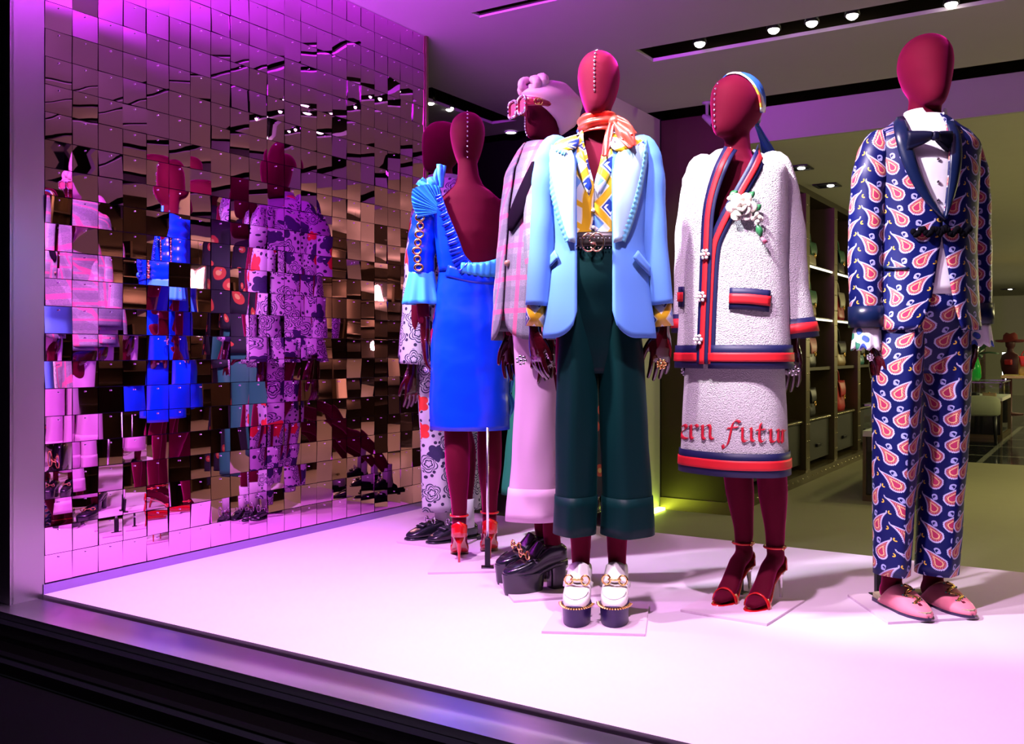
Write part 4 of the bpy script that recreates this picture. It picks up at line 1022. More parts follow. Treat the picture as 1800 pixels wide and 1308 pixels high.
for nm, m, a, b, of in (('hem_band', 'navy', 607, 647, .008), ('hem_stripe', 'red_tape', 620, 635, .011)):
    k = MB(); shell(k, P, F.z(a), F.z(b), lambda z: interp(rt_tab, z)[0], lambda z: 2*pi+interp(lt_tab, z)[0], 64, 4, of, lambda a, z, t: .004*sin(5*a+1)); k.build(nm, m, jk, solid=.003)
for pts, o1 in ((RC, .009), (LC, .014)):
    k = MB(); px_ribbon(k, F, P, pts, .046, o1, 40, 4); k.build('edge_trim', 'navy', jk, solid=.003)
    k = MB(); px_ribbon(k, F, P, pts, .019, o1+.003, 40, 3); k.build('edge_stripe', 'red_tape', jk, solid=.003)
sl_r = [F.p(1338, 292, .0), F.p(1362, 299, .0), F.p(1378, 400, -.01), F.p(1384, 500, -.02), F.p(1397, 590, -.03)]
sl_l = [F.p(1250, 292, .05), F.p(1234, 302, .06), F.p(1219, 400, .09), F.p(1215, 500, .10), F.p(1212, 580, .10)]
for pts, rr in ((sl_r, [.02, .056, .066, .066, .070]), (sl_l, [.02, .052, .058, .056, .055])):
    k = MB(); sleeve(k, pts, rr, 24, 8, .0015); s = k.build('sleeve', 'tweed', jk, solid=.007)
    e = pts[-1]; u_ = (pts[-1]-pts[-2]).normalized()
    band_tube(F, 'cuff_band', 'navy', e-u_*.052, e+u_*.012, [rr[-1]*.985+.004, rr[-1]+.006, rr[-1]+.007], s)
    band_tube(F, 'cuff_stripe', 'red_tape', e-u_*.036, e-u_*.004, [rr[-1]+.007, rr[-1]+.009, rr[-1]+.010], s, .003)
for A in ([(1283, 525), (1316, 526), (1350, 530)], [(1188, 522), (1198, 522), (1207, 522)]):
    k = MB(); px_ribbon(k, F, P, A, .070, .010, 10, 4); pk = k.build('pocket_flap', 'navy', jk, solid=.004)
    k = MB(); px_ribbon(k, F, P, A, .032, .014, 10, 3); k.build('pocket_stripe', 'red_tape', pk, solid=.003)
for i, (px, py) in enumerate(((1247, 448), (1241, 522), (1236, 597))):
    ph, z = on(F, P, px, py); c = P.pt(ph, z, .026); k = MB()
    for q in range(6): a = q*pi/3; k.ball(c+Vector((.013*cos(a), 0, .013*sin(a))), (.0062, .006, .0062), 8, 5)
    k.ball(c+Vector((0, -.004, 0)), .006, 8, 6); k.build('jewel_button', 'pearl', jk)
# lettering on the skirt: broad-nib strokes
GLY = [[(1198, 752), (1206, 747), (1209, 753), (1200, 761), (1203, 769), (1211, 771)],
 [(1213, 750), (1217, 749), (1217, 768), (1221, 771)], [(1217, 753), (1225, 747), (1229, 751)],
 [(1233, 750), (1237, 749), (1237, 768), (1241, 772)], [(1237, 754), (1246, 747), (1250, 752), (1250, 768), (1255, 772)],
 [(1301, 743), (1294, 739), (1288, 746), (1284, 764), (1280, 780), (1273, 788)], [(1271, 782), (1273, 788)], [(1279, 753), (1297, 751)],
 [(1301, 754), (1305, 753), (1305, 772), (1310, 776), (1318, 770)], [(1317, 753), (1320, 754), (1320, 772), (1325, 776)],
 [(1336, 744), (1334, 756), (1334, 772), (1338, 777), (1343, 773)], [(1328, 756), (1343, 755)],
 [(1349, 757), (1353, 756), (1353, 773), (1357, 777), (1364, 772)], [(1363, 756), (1366, 757), (1366, 774), (1369, 777)],
 [(1370, 758), (1373, 757), (1373, 778)], [(1373, 761), (1377, 757)]]
k = MB()
for g in GLY:
    pts = resamp(g, max(6, len(g)*4)); rows = []
    for (x, y) in pts:
        r = []
        for q in (-1, 0, 1):
            ph, z = on(F, PK, min(1379, max(1199, x+q*2.1)), y-q*1.7); r.append(PK.pt(ph, z, .0058))
        rows.append(r)
    k.grid(rows)
k.build('lettering', 'embroid', sk, solid=.003)
# flower brooch
br = empty('flower_brooch'); br.parent = F.o; br['label'] = 'white camellia brooch with green leaves'
def petals(px, py, r, n, layers=3):
    ph, z = on(F, P, px, py); c = P.pt(ph, z, .022); nrm = (P.pt(ph, z, .05)-P.pt(ph, z, 0)).normalized(); q = nrm.to_track_quat('Z', 'Y').to_matrix()
    for L in range(layers):
        for i in range(n-L):
            a = 2*pi*i/(n-L)+L*.5; rr = r*(.72-.26*L); k = MB()
            R_ = q @ Matrix.Rotation(a, 3, 'Z') @ Matrix.Rotation(radians(-20-22*L), 3, 'Y')
            k.ball(c+q @ Vector((cos(a)*rr, sin(a)*rr, .006*L)), (r*.50*(1-.15*L), r*.46*(1-.1*L), r*.14), 10, 6, R_); k.build('petal', 'petal', br)
petals(1303, 366, .042, 6); petals(1327, 386, .018, 4, 2); petals(1290, 350, .016, 4, 2)
for (x0, y0, x1, y1) in ((1312, 352, 1324, 339), (1322, 372, 1334, 362), (1328, 396, 1334, 418), (1284, 348, 1298, 338)):
    a, b = ons(F, P, [(x0, y0), (x1, y1)]); A, B = P.pt(*a, .02), P.pt(*b, .02); k = MB(); m_ = (A+B)/2; d_ = (B-A); sd = d_.cross(Vector((0, -1, 0))).normalized()
    k.grid([[A+d_*f-sd*.012*sin(pi*f)*1.0, A+d_*f+Vector((0, -.006, 0)), A+d_*f+sd*.012*sin(pi*f)] for f in [q/6 for q in range(7)]]); k.build('leaf', 'leaf', br, solid=.003)
k = MB(); a, b = ons(F, P, [(1334, 418), (1341, 428)]); k.tube([P.pt(*a, .02), P.pt(*b, .02)], [.004, .008], 7); k.build('bud', 'slipper', br)
hand(F, (1, 1), F.p(1393, 606, -.03), (0, radians(4), radians(-35))); jewel(F, F.p(1394, 650, -.06), seed=2, r=.016)
hand(F, (-1, 0), F.p(1212, 600, .10)); jewel(F, F.p(1203, 652, .08), seed=4, r=.013)
# head scarf: a band over the head, knotted at the nape with a hanging tail
k = MB(); rows = []; uvs = []
for i in range(25):
    b = -1.0+2.0*i/24                                      # across the crown from ear to ear
    row, ur = [], []
    for j in range(8):
        tilt = -.02+.44*j/7
        th = b*radians(112); d_ = Vector((sin(th)*.075, -tilt*.135+.075*(1-cos(th)), .113*cos(th)))
        ce = Vector((0, .006, .55*H['h'])); dv = d_.normalized()
        lo, hi = 0.0, .25
        for _ in range(18):
            m_ = (lo+hi)/2; q = ce+dv*m_; t = q.z/H['h']
            if t >= 1: hi = m_; continue
            cy, rx, ry = interp(HEAD, t); e = (q.x/(rx*H['w']))**2+((q.y-cy*H['w'])/(ry*H['w']))**2
            if e < 1: lo = m_
            else: hi = m_
        row.append(H['mat'] @ (ce+dv*(lo+.005+.003*sin(j*2.2+i*.3)))); ur.append((b*.15, j*.012))
    rows.append(row); uvs.append(ur)
k.grid(rows, uvs); hs = k.build('head_scarf', 'scarf_print', F.o, solid=.004)
ribbon([F.p(1329, 190, .07), F.p(1330, 205, .08), F.p(1327, 222, .08)], [.010, .016, .010], 'knot', 'scarf_print', hs, sol=.008)
mat('scarf_blue', (.02, .10, .55), .4)
ribbon([F.p(1330, 218, .07), F.p(1340, 242, .09), F.p(1352, 270, .10)], [.008, .014, .022], 'tail', 'scarf_blue', hs, sol=.004)

# ================================================================== paisley suit mannequin
F = K(1622, 3.2, 28, 'mannequin in navy paisley dinner suit with bow tie and pink slippers')
ft = [toe(F, 1631, 1096, radians(6), .195), toe(F, 1708, 1091, radians(6), .195)]
H, zc = make_body(F, F.z(61), F.z(190), .025, .3, head_yaw=radians(-6), hw=1.22, feet=ft, foot='flat', male=True, headpos=(.012, 0), shoulders=.16, slim=.82,
    arms=((-1, (F.p(1522, 420, -.03), F.p(1530, 580, -.03))), (1, (F.p(1716, 420, .05), F.p(1716, 575, .04)))))
plate(F, [(1490, 1049), (1561, 1098), (1720, 1089), (1650, 1040)], (1544, 1050), .75)
P = prof(F, [(206, .070, .064), (222, .115, .080), (238, .165, .094), (256, .190, .108), (300, .180, .124), (380, .172, .124), (440, .168, .122), (510, .172, .126), (582, .180, .132)])
PS = prof(F, [(196, .062, .060), (212, .075, .068), (228, .12, .082), (250, .16, .10), (300, .165, .112), (380, .160, .114), (580, .165, .118)])
PT = prof(F, [(470, .150, .112), (540, .150, .116), (600, .135, .070), (660, .05, .03)])
k = MB(); shell(k, PS, F.z(206), F.z(520), nphi=48, nz=20); ws = k.build('dress_shirt', 'white_shirt', F.o, solid=.002)
for A, B in (([(1591, 190), (1590, 205), (1596, 222)], [(1606, 196), (1624, 216), (1634, 230)]), ([(1657, 196), (1660, 210), (1662, 230)], [(1650, 202), (1644, 216), (1640, 228)])):
    pass
PCN = prof(F, [(194, .060, .062), (214, .064, .066), (236, .070, .072)], 2.0, cx=.008)
vcol = [(F.z(186), 50*F.s*.5), (F.z(200), 17*F.s), (F.z(226), 2*F.s), (F.z(240), 1*F.s)]
fcol = lambda z: PCN.phix(.008+interp(sorted(vcol), z)[0], z)
k = MB(); shell(k, PCN, F.z(197), F.z(232), fcol, lambda z: 2*pi-fcol(z), 48, 10, .004); k.build('collar', 'white_shirt', ws, solid=.004)
for py in (280, 320, 352): ph, z = on(F, PS, 1648, py); k = MB(); k.ball(PS.pt(ph, z, .004), (.006, .004, .006), 8, 5); k.build('stud', 'silver', ws)
# bow tie
bt = empty('bow_tie'); bt.parent = F.o
c = F.p(1642, 240, -.14)
for sx, L, hh in ((-1, .070, .036), (1, .060, .040)):
    k = MB(); rows = []
    for i in range(9):
        f = i/8; hgt = .010+hh*f**.8*(1-.12*f)
        rows.append([c+Vector((sx*(.008+L*f), -.004+.028*f+.007*sin(v*5+1), (v-.5)*2*hgt*.72-.012*f)) for v in [q/6 for q in range(7)]])
    k.grid(rows); k.build('bow_wing', 'bow', bt, solid=.014)
k = MB(); k.box(c+Vector((0, -.008, 0)), (.024, .024, .028)); k.build('knot', 'bow', bt, bevel=.007)
# trousers
tr = empty('trousers'); tr.parent = F.o; tr['label'] = 'navy paisley trousers matching the jacket'
k = MB(); shell(k, PT, F.z(475), F.z(656), nphi=44, nz=16); k.build('waist', 'paisley', tr, solid=.003)
legs(F, 'leg', 'paisley', [(530, 1552, 1622, -.025), (575, 1546, 1622, -.03), (640, 1538, 1620, -.035), (720, 1536, 1614, -.04), (800, 1536, 1610, -.045), (900, 1537, 1603, -.05), (1008, 1539, 1598, -.06)], parent=tr)
legs(F, 'leg', 'paisley', [(530, 1618, 1692, .025), (575, 1618, 1700, .03), (640, 1620, 1704, .03), (720, 1624, 1702, .03), (800, 1622, 1698, .02), (900, 1614, 1689, .0), (1006, 1610, 1680, -.03)], parent=tr)
jk = empty('dinner_jacket'); jk.parent = F.o; jk['label'] = 'navy paisley dinner jacket with satin shawl lapels'
LO = [(1586, 206), (1598, 240), (1612, 300), (1632, 345), (1654, 384), (1654, 420), (1646, 470), (1634, 540), (1612, 582)]
RO = [(1662, 214), (1668, 250), (1666, 310), (1661, 360), (1657, 386), (1657, 420), (1666, 470), (1676, 530), (1690, 578)]
lt_tab = sorted([(z, a) for a, z in ons(F, P, resamp(LO, 36))]); rt_tab = sorted([(z, a) for a, z in ons(F, P, resamp(RO, 36))])
k = MB(); shell(k, P, F.z(208), F.z(581), lambda z: interp(rt_tab, z)[0], lambda z: 2*pi+interp(lt_tab, z)[0], 90, 44, 0, lambda a, z, t: .003*sin(7*a)*t); k.build('jacket', 'paisley', jk, solid=.006)
for pts, rr, sd in (([(1566, 250), (1544, 256), (1530, 310), (1521, 430), (1523, 545)], [.02, .048, .056, .053, .050], 2), ([(1672, 256), (1698, 264), (1710, 315), (1715, 430), (1716, 540)], [.02, .042, .050, .048, .046], 3)):
    pp = [F.p(a, b, -.03 if pts[0][0] < 1600 else .04) for a, b in pts]
    k = MB(); sleeve(k, pp, rr, 26, 9, .0015, sd); s = k.build('sleeve', 'paisley', jk, solid=.005)
    e = pp[-1]; u_ = (pp[-1]-pp[-2]).normalized()
    band_tube(F, 'cuff', 'navy_satin', e-u_*.012, e+u_*.058, [rr[-1]+.006]*3, s, .006)
    # frilled print cuff of the shirt
    k = MB(); rows, uvs = [], []
    for i in range(7):
        f = i/6; row = []; ur = []
        for j in range(41):
            a = 2*pi*j/40; r = .042+.006*f+.005*sin(a*9)*f; row.append(e+u_*(.056+.074*f+.006*f*sin(a*9))+Vector((r*cos(a), r*sin(a), 0))); ur.append((a*.045, f*.08))
        rows.append(row); uvs.append(ur)
    k.grid(rows, uvs); k.build('frilled_cuff', 'cuff_print', ws, solid=.003)
for A, B in (([(1578, 208), (1574, 232), (1584, 276), (1604, 322), (1630, 360), (1655, 386)], [(1592, 206), (1600, 240), (1614, 296), (1633, 342), (1650, 372), (1657, 388)]),
             ([(1672, 216), (1684, 240), (1686, 280), (1679, 325), (1668, 362), (1657, 387)], [(1660, 214), (1667, 250), (1666, 300), (1662, 342), (1659, 372), (1656, 388)])):
    k = MB(); px_strip(k, F, P, A, B, .008, 20, 6, .007); k.build('lapel', 'navy_satin', jk, solid=.006)
# braided frog closure
k = MB()
for i in range(24):
    px = lerp(1606, 1698, i/23); py = 408+5*sin(i*1.3)-(3 if i in (10, 11, 12) else 0); ph, z = on(F, P, min(px, 1702), py)
    k.ball(P.pt(ph, z, .012), (.011, .009, .011 if abs(i-11.5) > 2 else .015), 8, 5)
k.build('frog_closure', 'frog', jk)
k = MB(); px_ribbon(k, F, P, [(1556, 470), (1578, 472), (1598, 472)], .010, .008, 6, 2); k.build('pocket_welt', 'navy_satin', jk, solid=.003)
hand(F, (-1, 1), F.p(1538, 612, -.03)); jewel(F, F.p(1530, 628, -.07), 'silver', seed=6, r=.010)
hand(F, (1, 0), F.p(1712, 600, .04), (0, radians(14), 0))
def slipper(F, ax, ay, yaw):
    t = shoe_root(F, 'slipper', ax, ay, yaw)
    out = [(.080, .022), (.065, .034), (.02, .038), (-.05, .041), (-.11, .046), (-.15, .040), (-.18, .027), (-.197, .008)]
    def slab(z0, z1, e): k_ = MB(); pts = [(w*e, y) for y, w in out]+[(-w*e, y) for y, w in out[::-1]]; b = len(k_.v); n = len(pts); k_.v += [(x, y, z0) for x, y in pts]+[(x, y, z1) for x, y in pts]; k_.face(range(b, b+n)); k_.face(range(b+n, b+2*n)); [k_.face([b+i, b+(i+1) % n, b+n+(i+1) % n, b+n+i]) for i in range(n)]; return k_
    slab(.008, .020, 1.04).build('sole', 'sole_dark', t, smooth=False, bevel=0)
    slab(.020, .034, .94).build('insole', 'fur', t, smooth=False)
    k = MB(); rows = []
    for y, hw, zt in ((-.035, .042, .062), (-.05, .044, .088), (-.062, .045, .090), (-.085, .046, .076), (-.12, .046, .060), (-.15, .041, .048), (-.178, .029, .038), (-.196, .012, .028), (-.2, .003, .022)):
        rows.append([(hw*math.copysign(abs(sin(a))**.8, sin(a)), y+(.055*(abs(a)/1.57)**2 if y > -.07 else 0)*1.0, .018+(zt-.018)*cos(a)**.7 if cos(a) > 1e-4 else .018) for a in [-pi/2+pi*j/14 for j in range(15)]])
    k.grid(rows); k.build('vamp', 'slipper', t, solid=.005)
    k = MB(); pts = []
    for i in range(40):
        f = i/39; y = lerp(-.068, -.150, f); x = .020*sin(f*11)*(1-.3*f); z = interp([(-.15, .048), (-.12, .060), (-.085, .076), (-.062, .090)], y)[0]+.004-abs(x)**1.5*1.2
        pts.append((x, y, z))
    k.tube(pts, .0055, 6); e = k.build('snake_embroidery', 'gold', t); e['label'] = 'gold beaded coiled snake embroidery'
    k = MB()
    for i in range(0, 40, 2): k.ball(Vector(pts[i])+Vector((.009 if i % 4 else -.009, 0, -.001)), .0032, 6, 4)
    b_ = k.build('bead', mat('bead_teal', (.05, .25, .22), .15, .6), e); b_['kind'] = 'stuff'
for a in ft: slipper(F, *a)

# ================================================================== blue dress mannequin (seen from behind)
F = K(826, 3.95, 180, 'mannequin in bright blue ruffled dress seen from behind')
def heelpt(px, py, yaw): g = F.g(px, py); return (g.x, g.y-.047, yaw)
ft = [heelpt(861, 985, 0), heelpt(807, 992, 0)]
H, zc = make_body(F, F.z(199), F.z(292), .105, hw=1.06, feet=ft, foot='heel', headpos=(.01, 0), shoulders=.185, slim=.96,
    arms=((1, (F.p(738, 455), F.p(746, 570))), (-1, (F.p(905, 460, .05), F.p(903, 600, .03)))))
head_studs(F, H, pi, .12, .96, 11)
for a in ft: stiletto(F, *a, .105, pump=True)
plate(F, [(752, 1010), (880, 1007), (886, 972), (774, 976)], (857, 1001), .56)
P = prof(F, [(318, .150, .075), (340, .165, .09), (380, .152, .108), (430, .138, .11), (480, .124, .098), (520, .135, .105), (570, .152, .118), (640, .158, .122), (756, .160, .125)])
dr = empty('dress'); dr.parent = F.o; dr['label'] = 'bright blue fitted dress with open back'
k = MB(); shell(k, P, F.z(474), F.z(754), 0, 2*pi, 64, 32, .003, lambda a, z, t: .0035*sin(a*3+z*9)*sin(z*17)); k.build('skirt', 'blue_dress', dr, solid=.005)
k = MB(); shell(k, P, F.z(345), F.z(478), -pi/2, pi/2, 32, 16, .003); k.build('bodice_front', 'blue_dress', dr, solid=.005)
DG = [(775, 343), (785, 380), (798, 420), (808, 455), (822, 474)]
k = MB(); px_strip(k, F, P, [(756, 345), (760, 385), (766, 425), (771, 455), (773, 478)], DG, .005, 14, 6); k.build('bodice_side', 'blue_dress', dr, solid=.005)
k = MB(); px_ribbon(k, F, P, DG, lambda t: .026+.04*t, .010, 90, 6, lambda i: .010*sin(i*1.7)+.008*sin(i*.6)); k.build('diagonal_ruffle', 'blue_dress', dr, solid=.003)
k = MB(); px_strip(k, F, P, [(812, 462), (850, 461), (885, 448)], [(812, 480), (850, 487), (885, 486)], .012, 24, 4, .006, lambda i, f: .004*sin(i*1.9)); k.build('back_frill', 'blue_ruffle', dr, solid=.003)
k = MB(); px_strip(k, F, P, [(790, 466), (830, 474), (885, 474)], [(785, 486), (835, 498), (885, 500)], .007, 16, 4, .003); k.build('waist_drape', 'blue_dress', dr, solid=.002)
# pleated shoulder fan: three standing lobes and a lower fan
def fan(c, A, n, r0, r1, name, m, amp=.004):
    k = MB(); rows = []
    for i in range(n+1):
        a0, L = interp([(q/(len(A)-1), *v) for q, v in enumerate(A)], i/n); a_ = radians(a0)
        rows.append([Vector(c)+Vector((cos(a_)*lerp(r0, L, f), (amp if i % 2 else -amp)*f+.012*f, sin(a_)*lerp(r0, L, f))) for f in [q/5 for q in range(6)]])
    k.grid(rows); return k.build(name, m, dr, smooth=False, solid=.002)
cf = F.p(778, 372, -.07)
fan(cf, [(-14, .10), (12, .125), (36, .150), (60, .125), (84, .10)], 30, .0, .1, 'shoulder_fan', 'blue_ruffle', .007)
for (px, py, tx, ty, w) in ((762, 338, 737, 318, .020), (766, 330, 758, 312, .022), (772, 330, 776, 290, .020)):
    ribbon([F.p(px, py, -.05), F.p((px+tx)/2-2, (py+ty)/2, -.055), F.p(tx, ty, -.05)], [.012, w, w*.8], 'standing_ruffle', 'blue_ruffle', dr, nrm=(0, 1, 0), sol=.012)
sp_ = [F.p(776, 344, 0), F.p(760, 350, 0), F.p(747, 395, 0), F.p(741, 440, 0), F.p(741, 482, 0)]
k = MB(); sleeve(k, sp_, [.02, .048, .055, .056, .050], 22, 9, .004, 4); sv = k.build('sleeve', 'blue_dress', dr, solid=.004)
k = MB(); rows = []
for i in range(9):
    f = i/8; c = F.p(741, lerp(476, 535, f), 0); rows.append([c+Vector(((.050+.024*f+.008*sin(a*8)*f)*cos(a), (.048+.02*f+.008*sin(a*8)*f)*sin(a), 0)) for a in [2*pi*j/56 for j in range(56)]])
k.grid(rows, closed=True); k.build('sleeve_flounce', 'blue_ruffle', sv, solid=.003)
for i in range(8):
    py = lerp(368, 470, i/7); px = 736+3*sin(i*.9); p = F.p(px, py, -.058); k = MB(); k.torus(p, .0145, .005, 'y', 14, 6, sx=.85+.3*(i % 2), sz=.9); k.build('braid_link', 'gold', sv)
for pts in (([(893, 640), (898, 662), (896, 690)]), ([(894, 690), (899, 712), (893, 735)])):
    ribbon([F.p(a, b, .05) for a, b in pts], [.008, .014, .008], 'side_ruffle', 'blue_ruffle', dr, nrm=(0, 1, 0), wav=.008)
hand(F, (1, 0), F.p(747, 592, 0)); hand(F, (-1, 0), F.p(903, 610, .03))
jewel(F, F.p(750, 650, -.03), seed=9, r=.009); jewel(F, F.p(899, 634, .0), seed=10, r=.012)

# ================================================================== turban mannequin
F = K(950, 3.47, -62, 'mannequin in pink turban, jewelled glasses, plaid jacket and pink trousers')
ft = [toe(F, 874, 1028, 0, .19), toe(F, 887, 1047, 0, .19)]
H, zc = make_body(F, F.z(142), F.z(244), .10, .62, head_yaw=radians(-4), hw=.96, feet=ft, foot='none', headpos=(.0, .03),
    arms=((-1, (F.p(905, 430, .12), F.p(900, 590, .1))), (1, (F.p(965, 430, -.12), F.p(965, 590, -.10)))))
head_studs(F, H, 0, .04, .34, 7)
for a in ft: platform_loafer(F, *a, 'black_leather', 'black_leather', studs=False)
plate(F, [(903, 1060), (1062, 1048), (1040, 1012), (872, 1022)])
P = prof(F, [(250, .055, .055), (266, .10, .075), (284, .155, .09), (304, .178, .108), (380, .180, .130), (480, .190, .145), (604, .205, .160)])
jk = empty('plaid_jacket'); jk.parent = F.o; jk['label'] = 'pink and grey plaid wool jacket worn open'
def hem2(s): d = min(s, 1-s)*1.1; r = .11; return F.z(598)+(r*(1-sqrt(max(0, 1-(1-d/r)**2))) if d < r else 0)
k = MB(); shell(k, P, F.z(254), hem2, .10, 2*pi-.02, 70, 32, 0, lambda a, z, t: .006*sin(6*a)*t); k.build('jacket', 'plaid', jk, solid=.007)
k = MB(); sleeve(k, [F.p(952, 290, -.07), F.p(954, 304, -.11), F.p(950, 400, -.15), F.p(956, 500, -.16), F.p(962, 580, -.14)], [.02, .05, .058, .056, .052], 20, 7, .002); k.build('sleeve', 'plaid', jk, solid=.006)
k = MB(); sleeve(k, [F.p(940, 292, .08), F.p(930, 305, .11), F.p(908, 400, .14), F.p(896, 500, .14), F.p(892, 585, .13)], [.02, .05, .058, .056, .052], 20, 7, .002); k.build('sleeve', 'plaid', jk, solid=.006)
k = MB(); px_strip(k, F, P, [(938, 286), (918, 330), (900, 378), (899, 404)], [(950, 286), (940, 330), (930, 366), (905, 408)], .012, 12, 5, .006); k.build('lapel', mat('velvet_lapel', (.006, .002, .008), .8, spec=.04), jk, solid=.005)
ph, z = on(F, P, 896, 463); k = MB(); q = P.pt(ph, z, .010); k.ball(q, (.012, .012, .012), 12, 6); k.build('button', mat('tan_button', (.35, .2, .12), .35), jk)
tr = empty('trousers'); tr.parent = F.o; tr['label'] = 'pale pink wide trousers with turned-up hems'
PT = prof(F, [(440, .13, .105), (520, .14, .11), (610, .11, .09), (660, .04, .04)])
k = MB(); shell(k, PT, F.z(445), F.z(656), nphi=40, nz=10); k.build('waist', 'pink_wool', tr, solid=.003)
legs(F, 'leg', 'pink_wool', [(540, 916, 985, -.05), (590, 908, 985, -.06), (680, 911, 985, -.06), (800, 906, 984, -.07), (912, 897, 985, -.08)], parent=tr, cuff=846)
legs(F, 'leg', 'pink_wool', [(540, 918, 985, .08), (590, 910, 985, .10), (680, 914, 985, .10), (800, 908, 984, .10), (905, 902, 985, .10)], parent=tr, cuff=844)
hand(F, (1, 1), F.p(966, 594, -.14)); jewel(F, F.p(964, 623, -.17), seed=12, r=.011)
hand(F, (-1, 0), F.p(897, 592, .13))
# turban wrapped over the crown and nape
k = MB(); rows, uvs = [], []
NA = 48
for i in range(15):
    f = i/14; row, ur = [], []
    for j in range(NA+1):
        a = 2*pi*j/NA; front = .5+.5*cos(a)
        tb_ = .66*front**1.3+.06*(1-front**1.3); t = lerp(tb_, .999, f)
        row.append(head_pt(H, a, t, .010+.012*sin(pi*min(1, f*1.1))*(1.5-front)+.0035*sin(f*16+2.5*cos(a)))); ur.append((a*.1, f*.2))
    rows.append(row); uvs.append(ur)
k.grid(rows, uvs); tu = k.build('turban', 'pink_silk', F.o, solid=.006)
c = head_pt(H, 0, .82, -.012)
for i, (dx, dy, dz, r_) in enumerate(((-.02, -.012, .004, .034), (.018, -.008, .016, .036), (.0, -.026, .020, .030), (.03, .015, .028, .034), (-.02, .018, .030, .032), (.008, -.018, -.008, .026))):
    k = MB(); k.torus(c+Vector((dx, dy+.004, dz*.8)), r_*.72, r_*.52, 'y' if i % 2 else 'x', 16, 8, sx=1.05, sz=.75); k.build('rosette_fold', 'pink_silk', tu)
# jewelled glasses
gl = empty('glasses'); gl.parent = F.o; gl['label'] = 'jewelled square glasses with pink lenses'
gp = head_pt(H, 0, .50, .020)
for sx in (-1, 1):
    cc = gp+Vector((sx*.037, -.008, 0)); k = MB(); k.box(cc, (.046, .003, .046)); k.build('lens', 'lens_pink', gl, bevel=.001)
    fr2 = [(.029*math.copysign(abs(cos(a))**.5, cos(a)), .029*math.copysign(abs(sin(a))**.5, sin(a))) for a in [2*pi*q/28 for q in range(28)]]
    k = MB(); rg = [[cc+Vector((x*(1+.12*cos(b)), .005*sin(b)-.002, z_*(1+.12*cos(b)))) for b in [2*pi*q/6 for q in range(6)]] for x, z_ in fr2]; k.grid(rg+[rg[0]], closed=True); fm = k.build('rim', mat('rim', (.35, .02, .06), .2, coat=.5), gl)
    k = MB(); [k.ball(cc+Vector((x*1.04, -.008, z_*1.04)), .0042, 6, 4) for x, z_ in fr2]; b_ = k.build('crystal', 'silver', fm); b_['kind'] = 'stuff'
    k = MB(); k.tube([cc+Vector((sx*.03, 0, .008)), cc+Vector((sx*.044, .035, .008)), cc+Vector((sx*.045, .11, .002))], [(.003, .017), (.003, .015), (.003, .007)], 8, up=(1, 0, 0)); tm = k.build('temple', 'rim', gl)
    k = MB(); q = cc+Vector((sx*.048, .036, .007)); k.torus(q+Vector((0, -.005, 0)), .011, .0022, 'x', 16, 5, .6, 2*pi-.2); k.torus(q+Vector((sx*.002, .005, 0)), .011, .0022, 'x', 16, 5, -pi+.6, pi-.2); k.build('temple_emblem', 'gold', tm)
k = MB(); k.tube([gp+Vector((-.012, -.008, .006)), gp+Vector((0, -.012, .010)), gp+Vector((.012, -.008, .006))], .003, 6); k.build('bridge', 'rim', gl)

# ================================================================== floral mannequin behind the blue dress
F = K(780, 4.5, -55, 'mannequin in lilac flower print robe and trousers behind the blue dress')
ft = [toe(F, 722, 952, 0, .18), toe(F, 760, 958, 0, .18)]
H, zc = make_body(F, F.z(214), F.z(304), .03, .62, hw=1.12, feet=ft, foot='flat', headpos=(0, -.01), shoulders=.18,
    arms=((-1, (F.p(735, 460, .1), F.p(725, 600, .1))), (1, (F.p(745, 460, -.2), F.p(728, 600, -.2)))))
def loafer(F, ax, ay, yaw):
    t = shoe_root(F, 'loafer', ax, ay, yaw)
    k = MB(); shoe_loft(k, ((.06, .02, .06, .026), (.045, .02, .085, .035), (.0, .02, .09, .038), (-.05, .02, .085, .041), (-.09, .018, .072, .044), (-.14, .016, .056, .044), (-.18, .016, .042, .034), (-.2, .016, .028, .018))); k.build('upper', 'black_leather', t, sub=1)
    k = MB(); shoe_loft(k, ((.066, .008, .022, .030), (.04, .008, .022, .038), (-.05, .008, .020, .041), (-.14, .008, .018, .047), (-.19, .008, .018, .034), (-.207, .008, .018, .014)), 14); k.build('sole', 'black_leather', t)
    k = MB(); k.box((0, .035, .012), (.066, .065, .024)); k.build('heel', 'black_leather', t, bevel=.004)
    horsebit(t, -.075, .088, .042).data.materials[0] = MATS['silver']
    k = MB()
    for q in range(7): k.tube([(-.02+.0067*q, -.105, .074), (-.024+.008*q, -.135, .062)], .0035, 5)
    k.build('fringe', 'black_leather', t)
    k = MB(); k.tube([(0, .002, .06), (0, .0, .11), (0, 0, .19)], [.042, .040, .041], 16, cap=False); k.build('sock', 'sock', t, solid=.004)
for a in ft: loafer(F, *a)
plate(F, [(697, 955), (800, 968), (838, 950), (745, 940)])
P = prof(F, [(312, .06, .06), (326, .11, .08), (342, .165, .10), (370, .182, .118), (460, .178, .128), (560, .185, .138), (650, .195, .145)])
rb_ = empty('robe'); rb_.parent = F.o; rb_['label'] = 'lilac robe printed with black flowers'
k = MB(); shell(k, P, F.z(315), F.z(648), .05, 2*pi-.05, 60, 26); k.build('robe_body', 'floral', rb_, solid=.005)
k = MB(); sleeve(k, [F.p(770, 336, -.06), F.p(756, 345, -.1), F.p(738, 440, -.15), F.p(732, 540, -.16), F.p(727, 640, -.16)], [.02, .052, .06, .062, .066], 22, 8, .002); k.build('sleeve', 'floral', rb_, solid=.005)
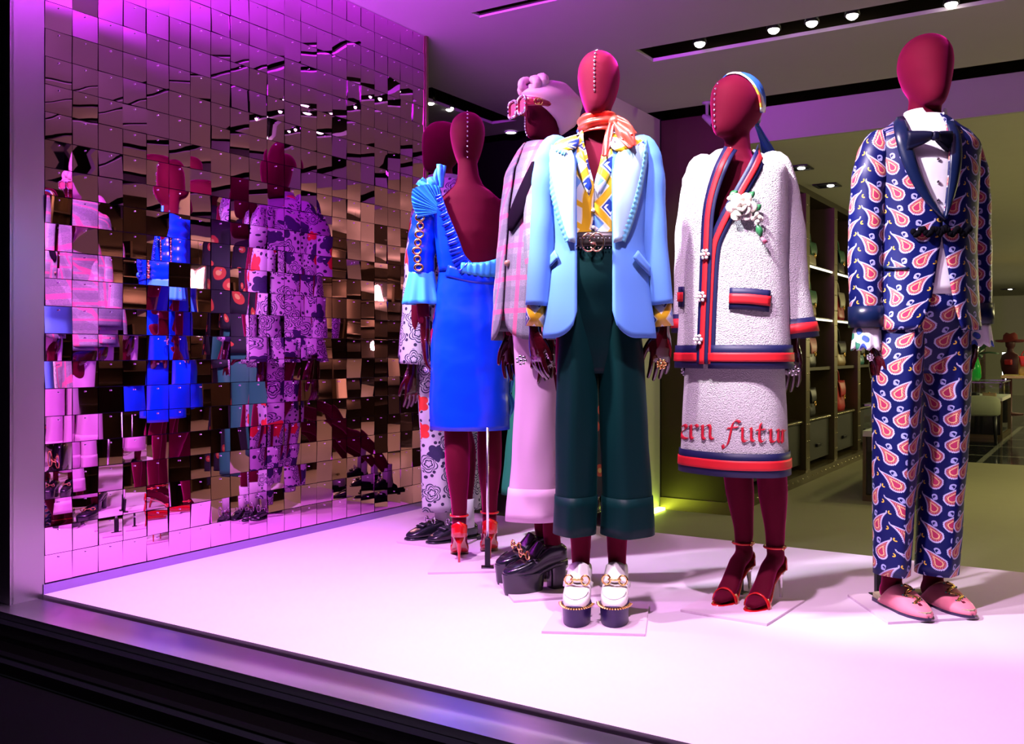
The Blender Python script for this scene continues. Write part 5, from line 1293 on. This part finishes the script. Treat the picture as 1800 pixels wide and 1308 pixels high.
k = MB(); sleeve(k, [F.p(765, 336, .08), F.p(750, 345, .12), F.p(736, 440, .14), F.p(730, 540, .14), F.p(724, 630, .14)], [.02, .052, .06, .062, .066], 22, 8, .002); k.build('sleeve', 'floral', rb_, solid=.005)
k = MB(); shell(k, prof(F, [(300, .058, .060), (322, .072, .072), (334, .10, .085)], 2), F.z(310), F.z(334), nphi=36, nz=5, off=.008); k.build('collar', mat('grey_collar', (.34, .33, .40), .7), rb_, solid=.006)
tr = empty('trousers'); tr.parent = F.o; tr['label'] = 'lilac flower print wide trousers'
legs(F, 'leg', 'floral', [(600, 736, 796, -.08), (700, 738, 794, -.08), (800, 742, 794, -.08), (897, 746, 796, -.09)], parent=tr)
legs(F, 'leg', 'floral', [(600, 782, 842, .06), (700, 786, 842, .05), (800, 790, 843, .04), (893, 795, 846, .02)], parent=tr)
hand(F, (1, 0), F.p(726, 655, -.16)); hand(F, (-1, 0), F.p(724, 645, .14))

# ================================================================== half-hidden mannequin in green behind the turban mannequin
F = K(978, 4.4, 0, 'half hidden mannequin in dark green flared trousers behind the pink trousers')
ft = [toe(F, 912, 905, 0, .19), toe(F, 1042, 905, 0, .19)]
H, zc = make_body(F, F.z(246), F.z(332), .03, .62, feet=ft, foot='flat', arms=())
for a in ft:
    loafer(F, *a)
P = prof(F, [(336, .06, .06), (350, .12, .08), (366, .175, .10), (440, .165, .12), (520, .17, .12), (620, .20, .14)])
k = MB(); shell(k, P, F.z(340), F.z(620), .06, 2*pi-.06, 50, 20); cj = k.build('jacket', 'dark_floral', F.o, solid=.005)
for px in (908, 1048):
    k = MB(); sleeve(k, [F.p(lerp(978, px, .88), 366), F.p(px, 460), F.p(px, 590)], [.055, .055, .05], 18, 8); k.build('sleeve', 'dark_floral', cj, solid=.005)
    hand(F, (-1 if px < 978 else 1, 0), F.p(px, 606))
tr = empty('trousers'); tr.parent = F.o; mat('green_cloth', (.012, .16, .11), .6)
legs(F, 'leg', 'green_cloth', [(560, 915, 982, 0), (700, 900, 968, 0), (800, 888, 960, 0), (868, 883, 956, 0)], parent=tr)
legs(F, 'leg', 'dark_floral', [(560, 974, 1042, 0), (700, 988, 1058, 0), (800, 996, 1066, 0), (868, 1000, 1072, 0)], parent=tr)
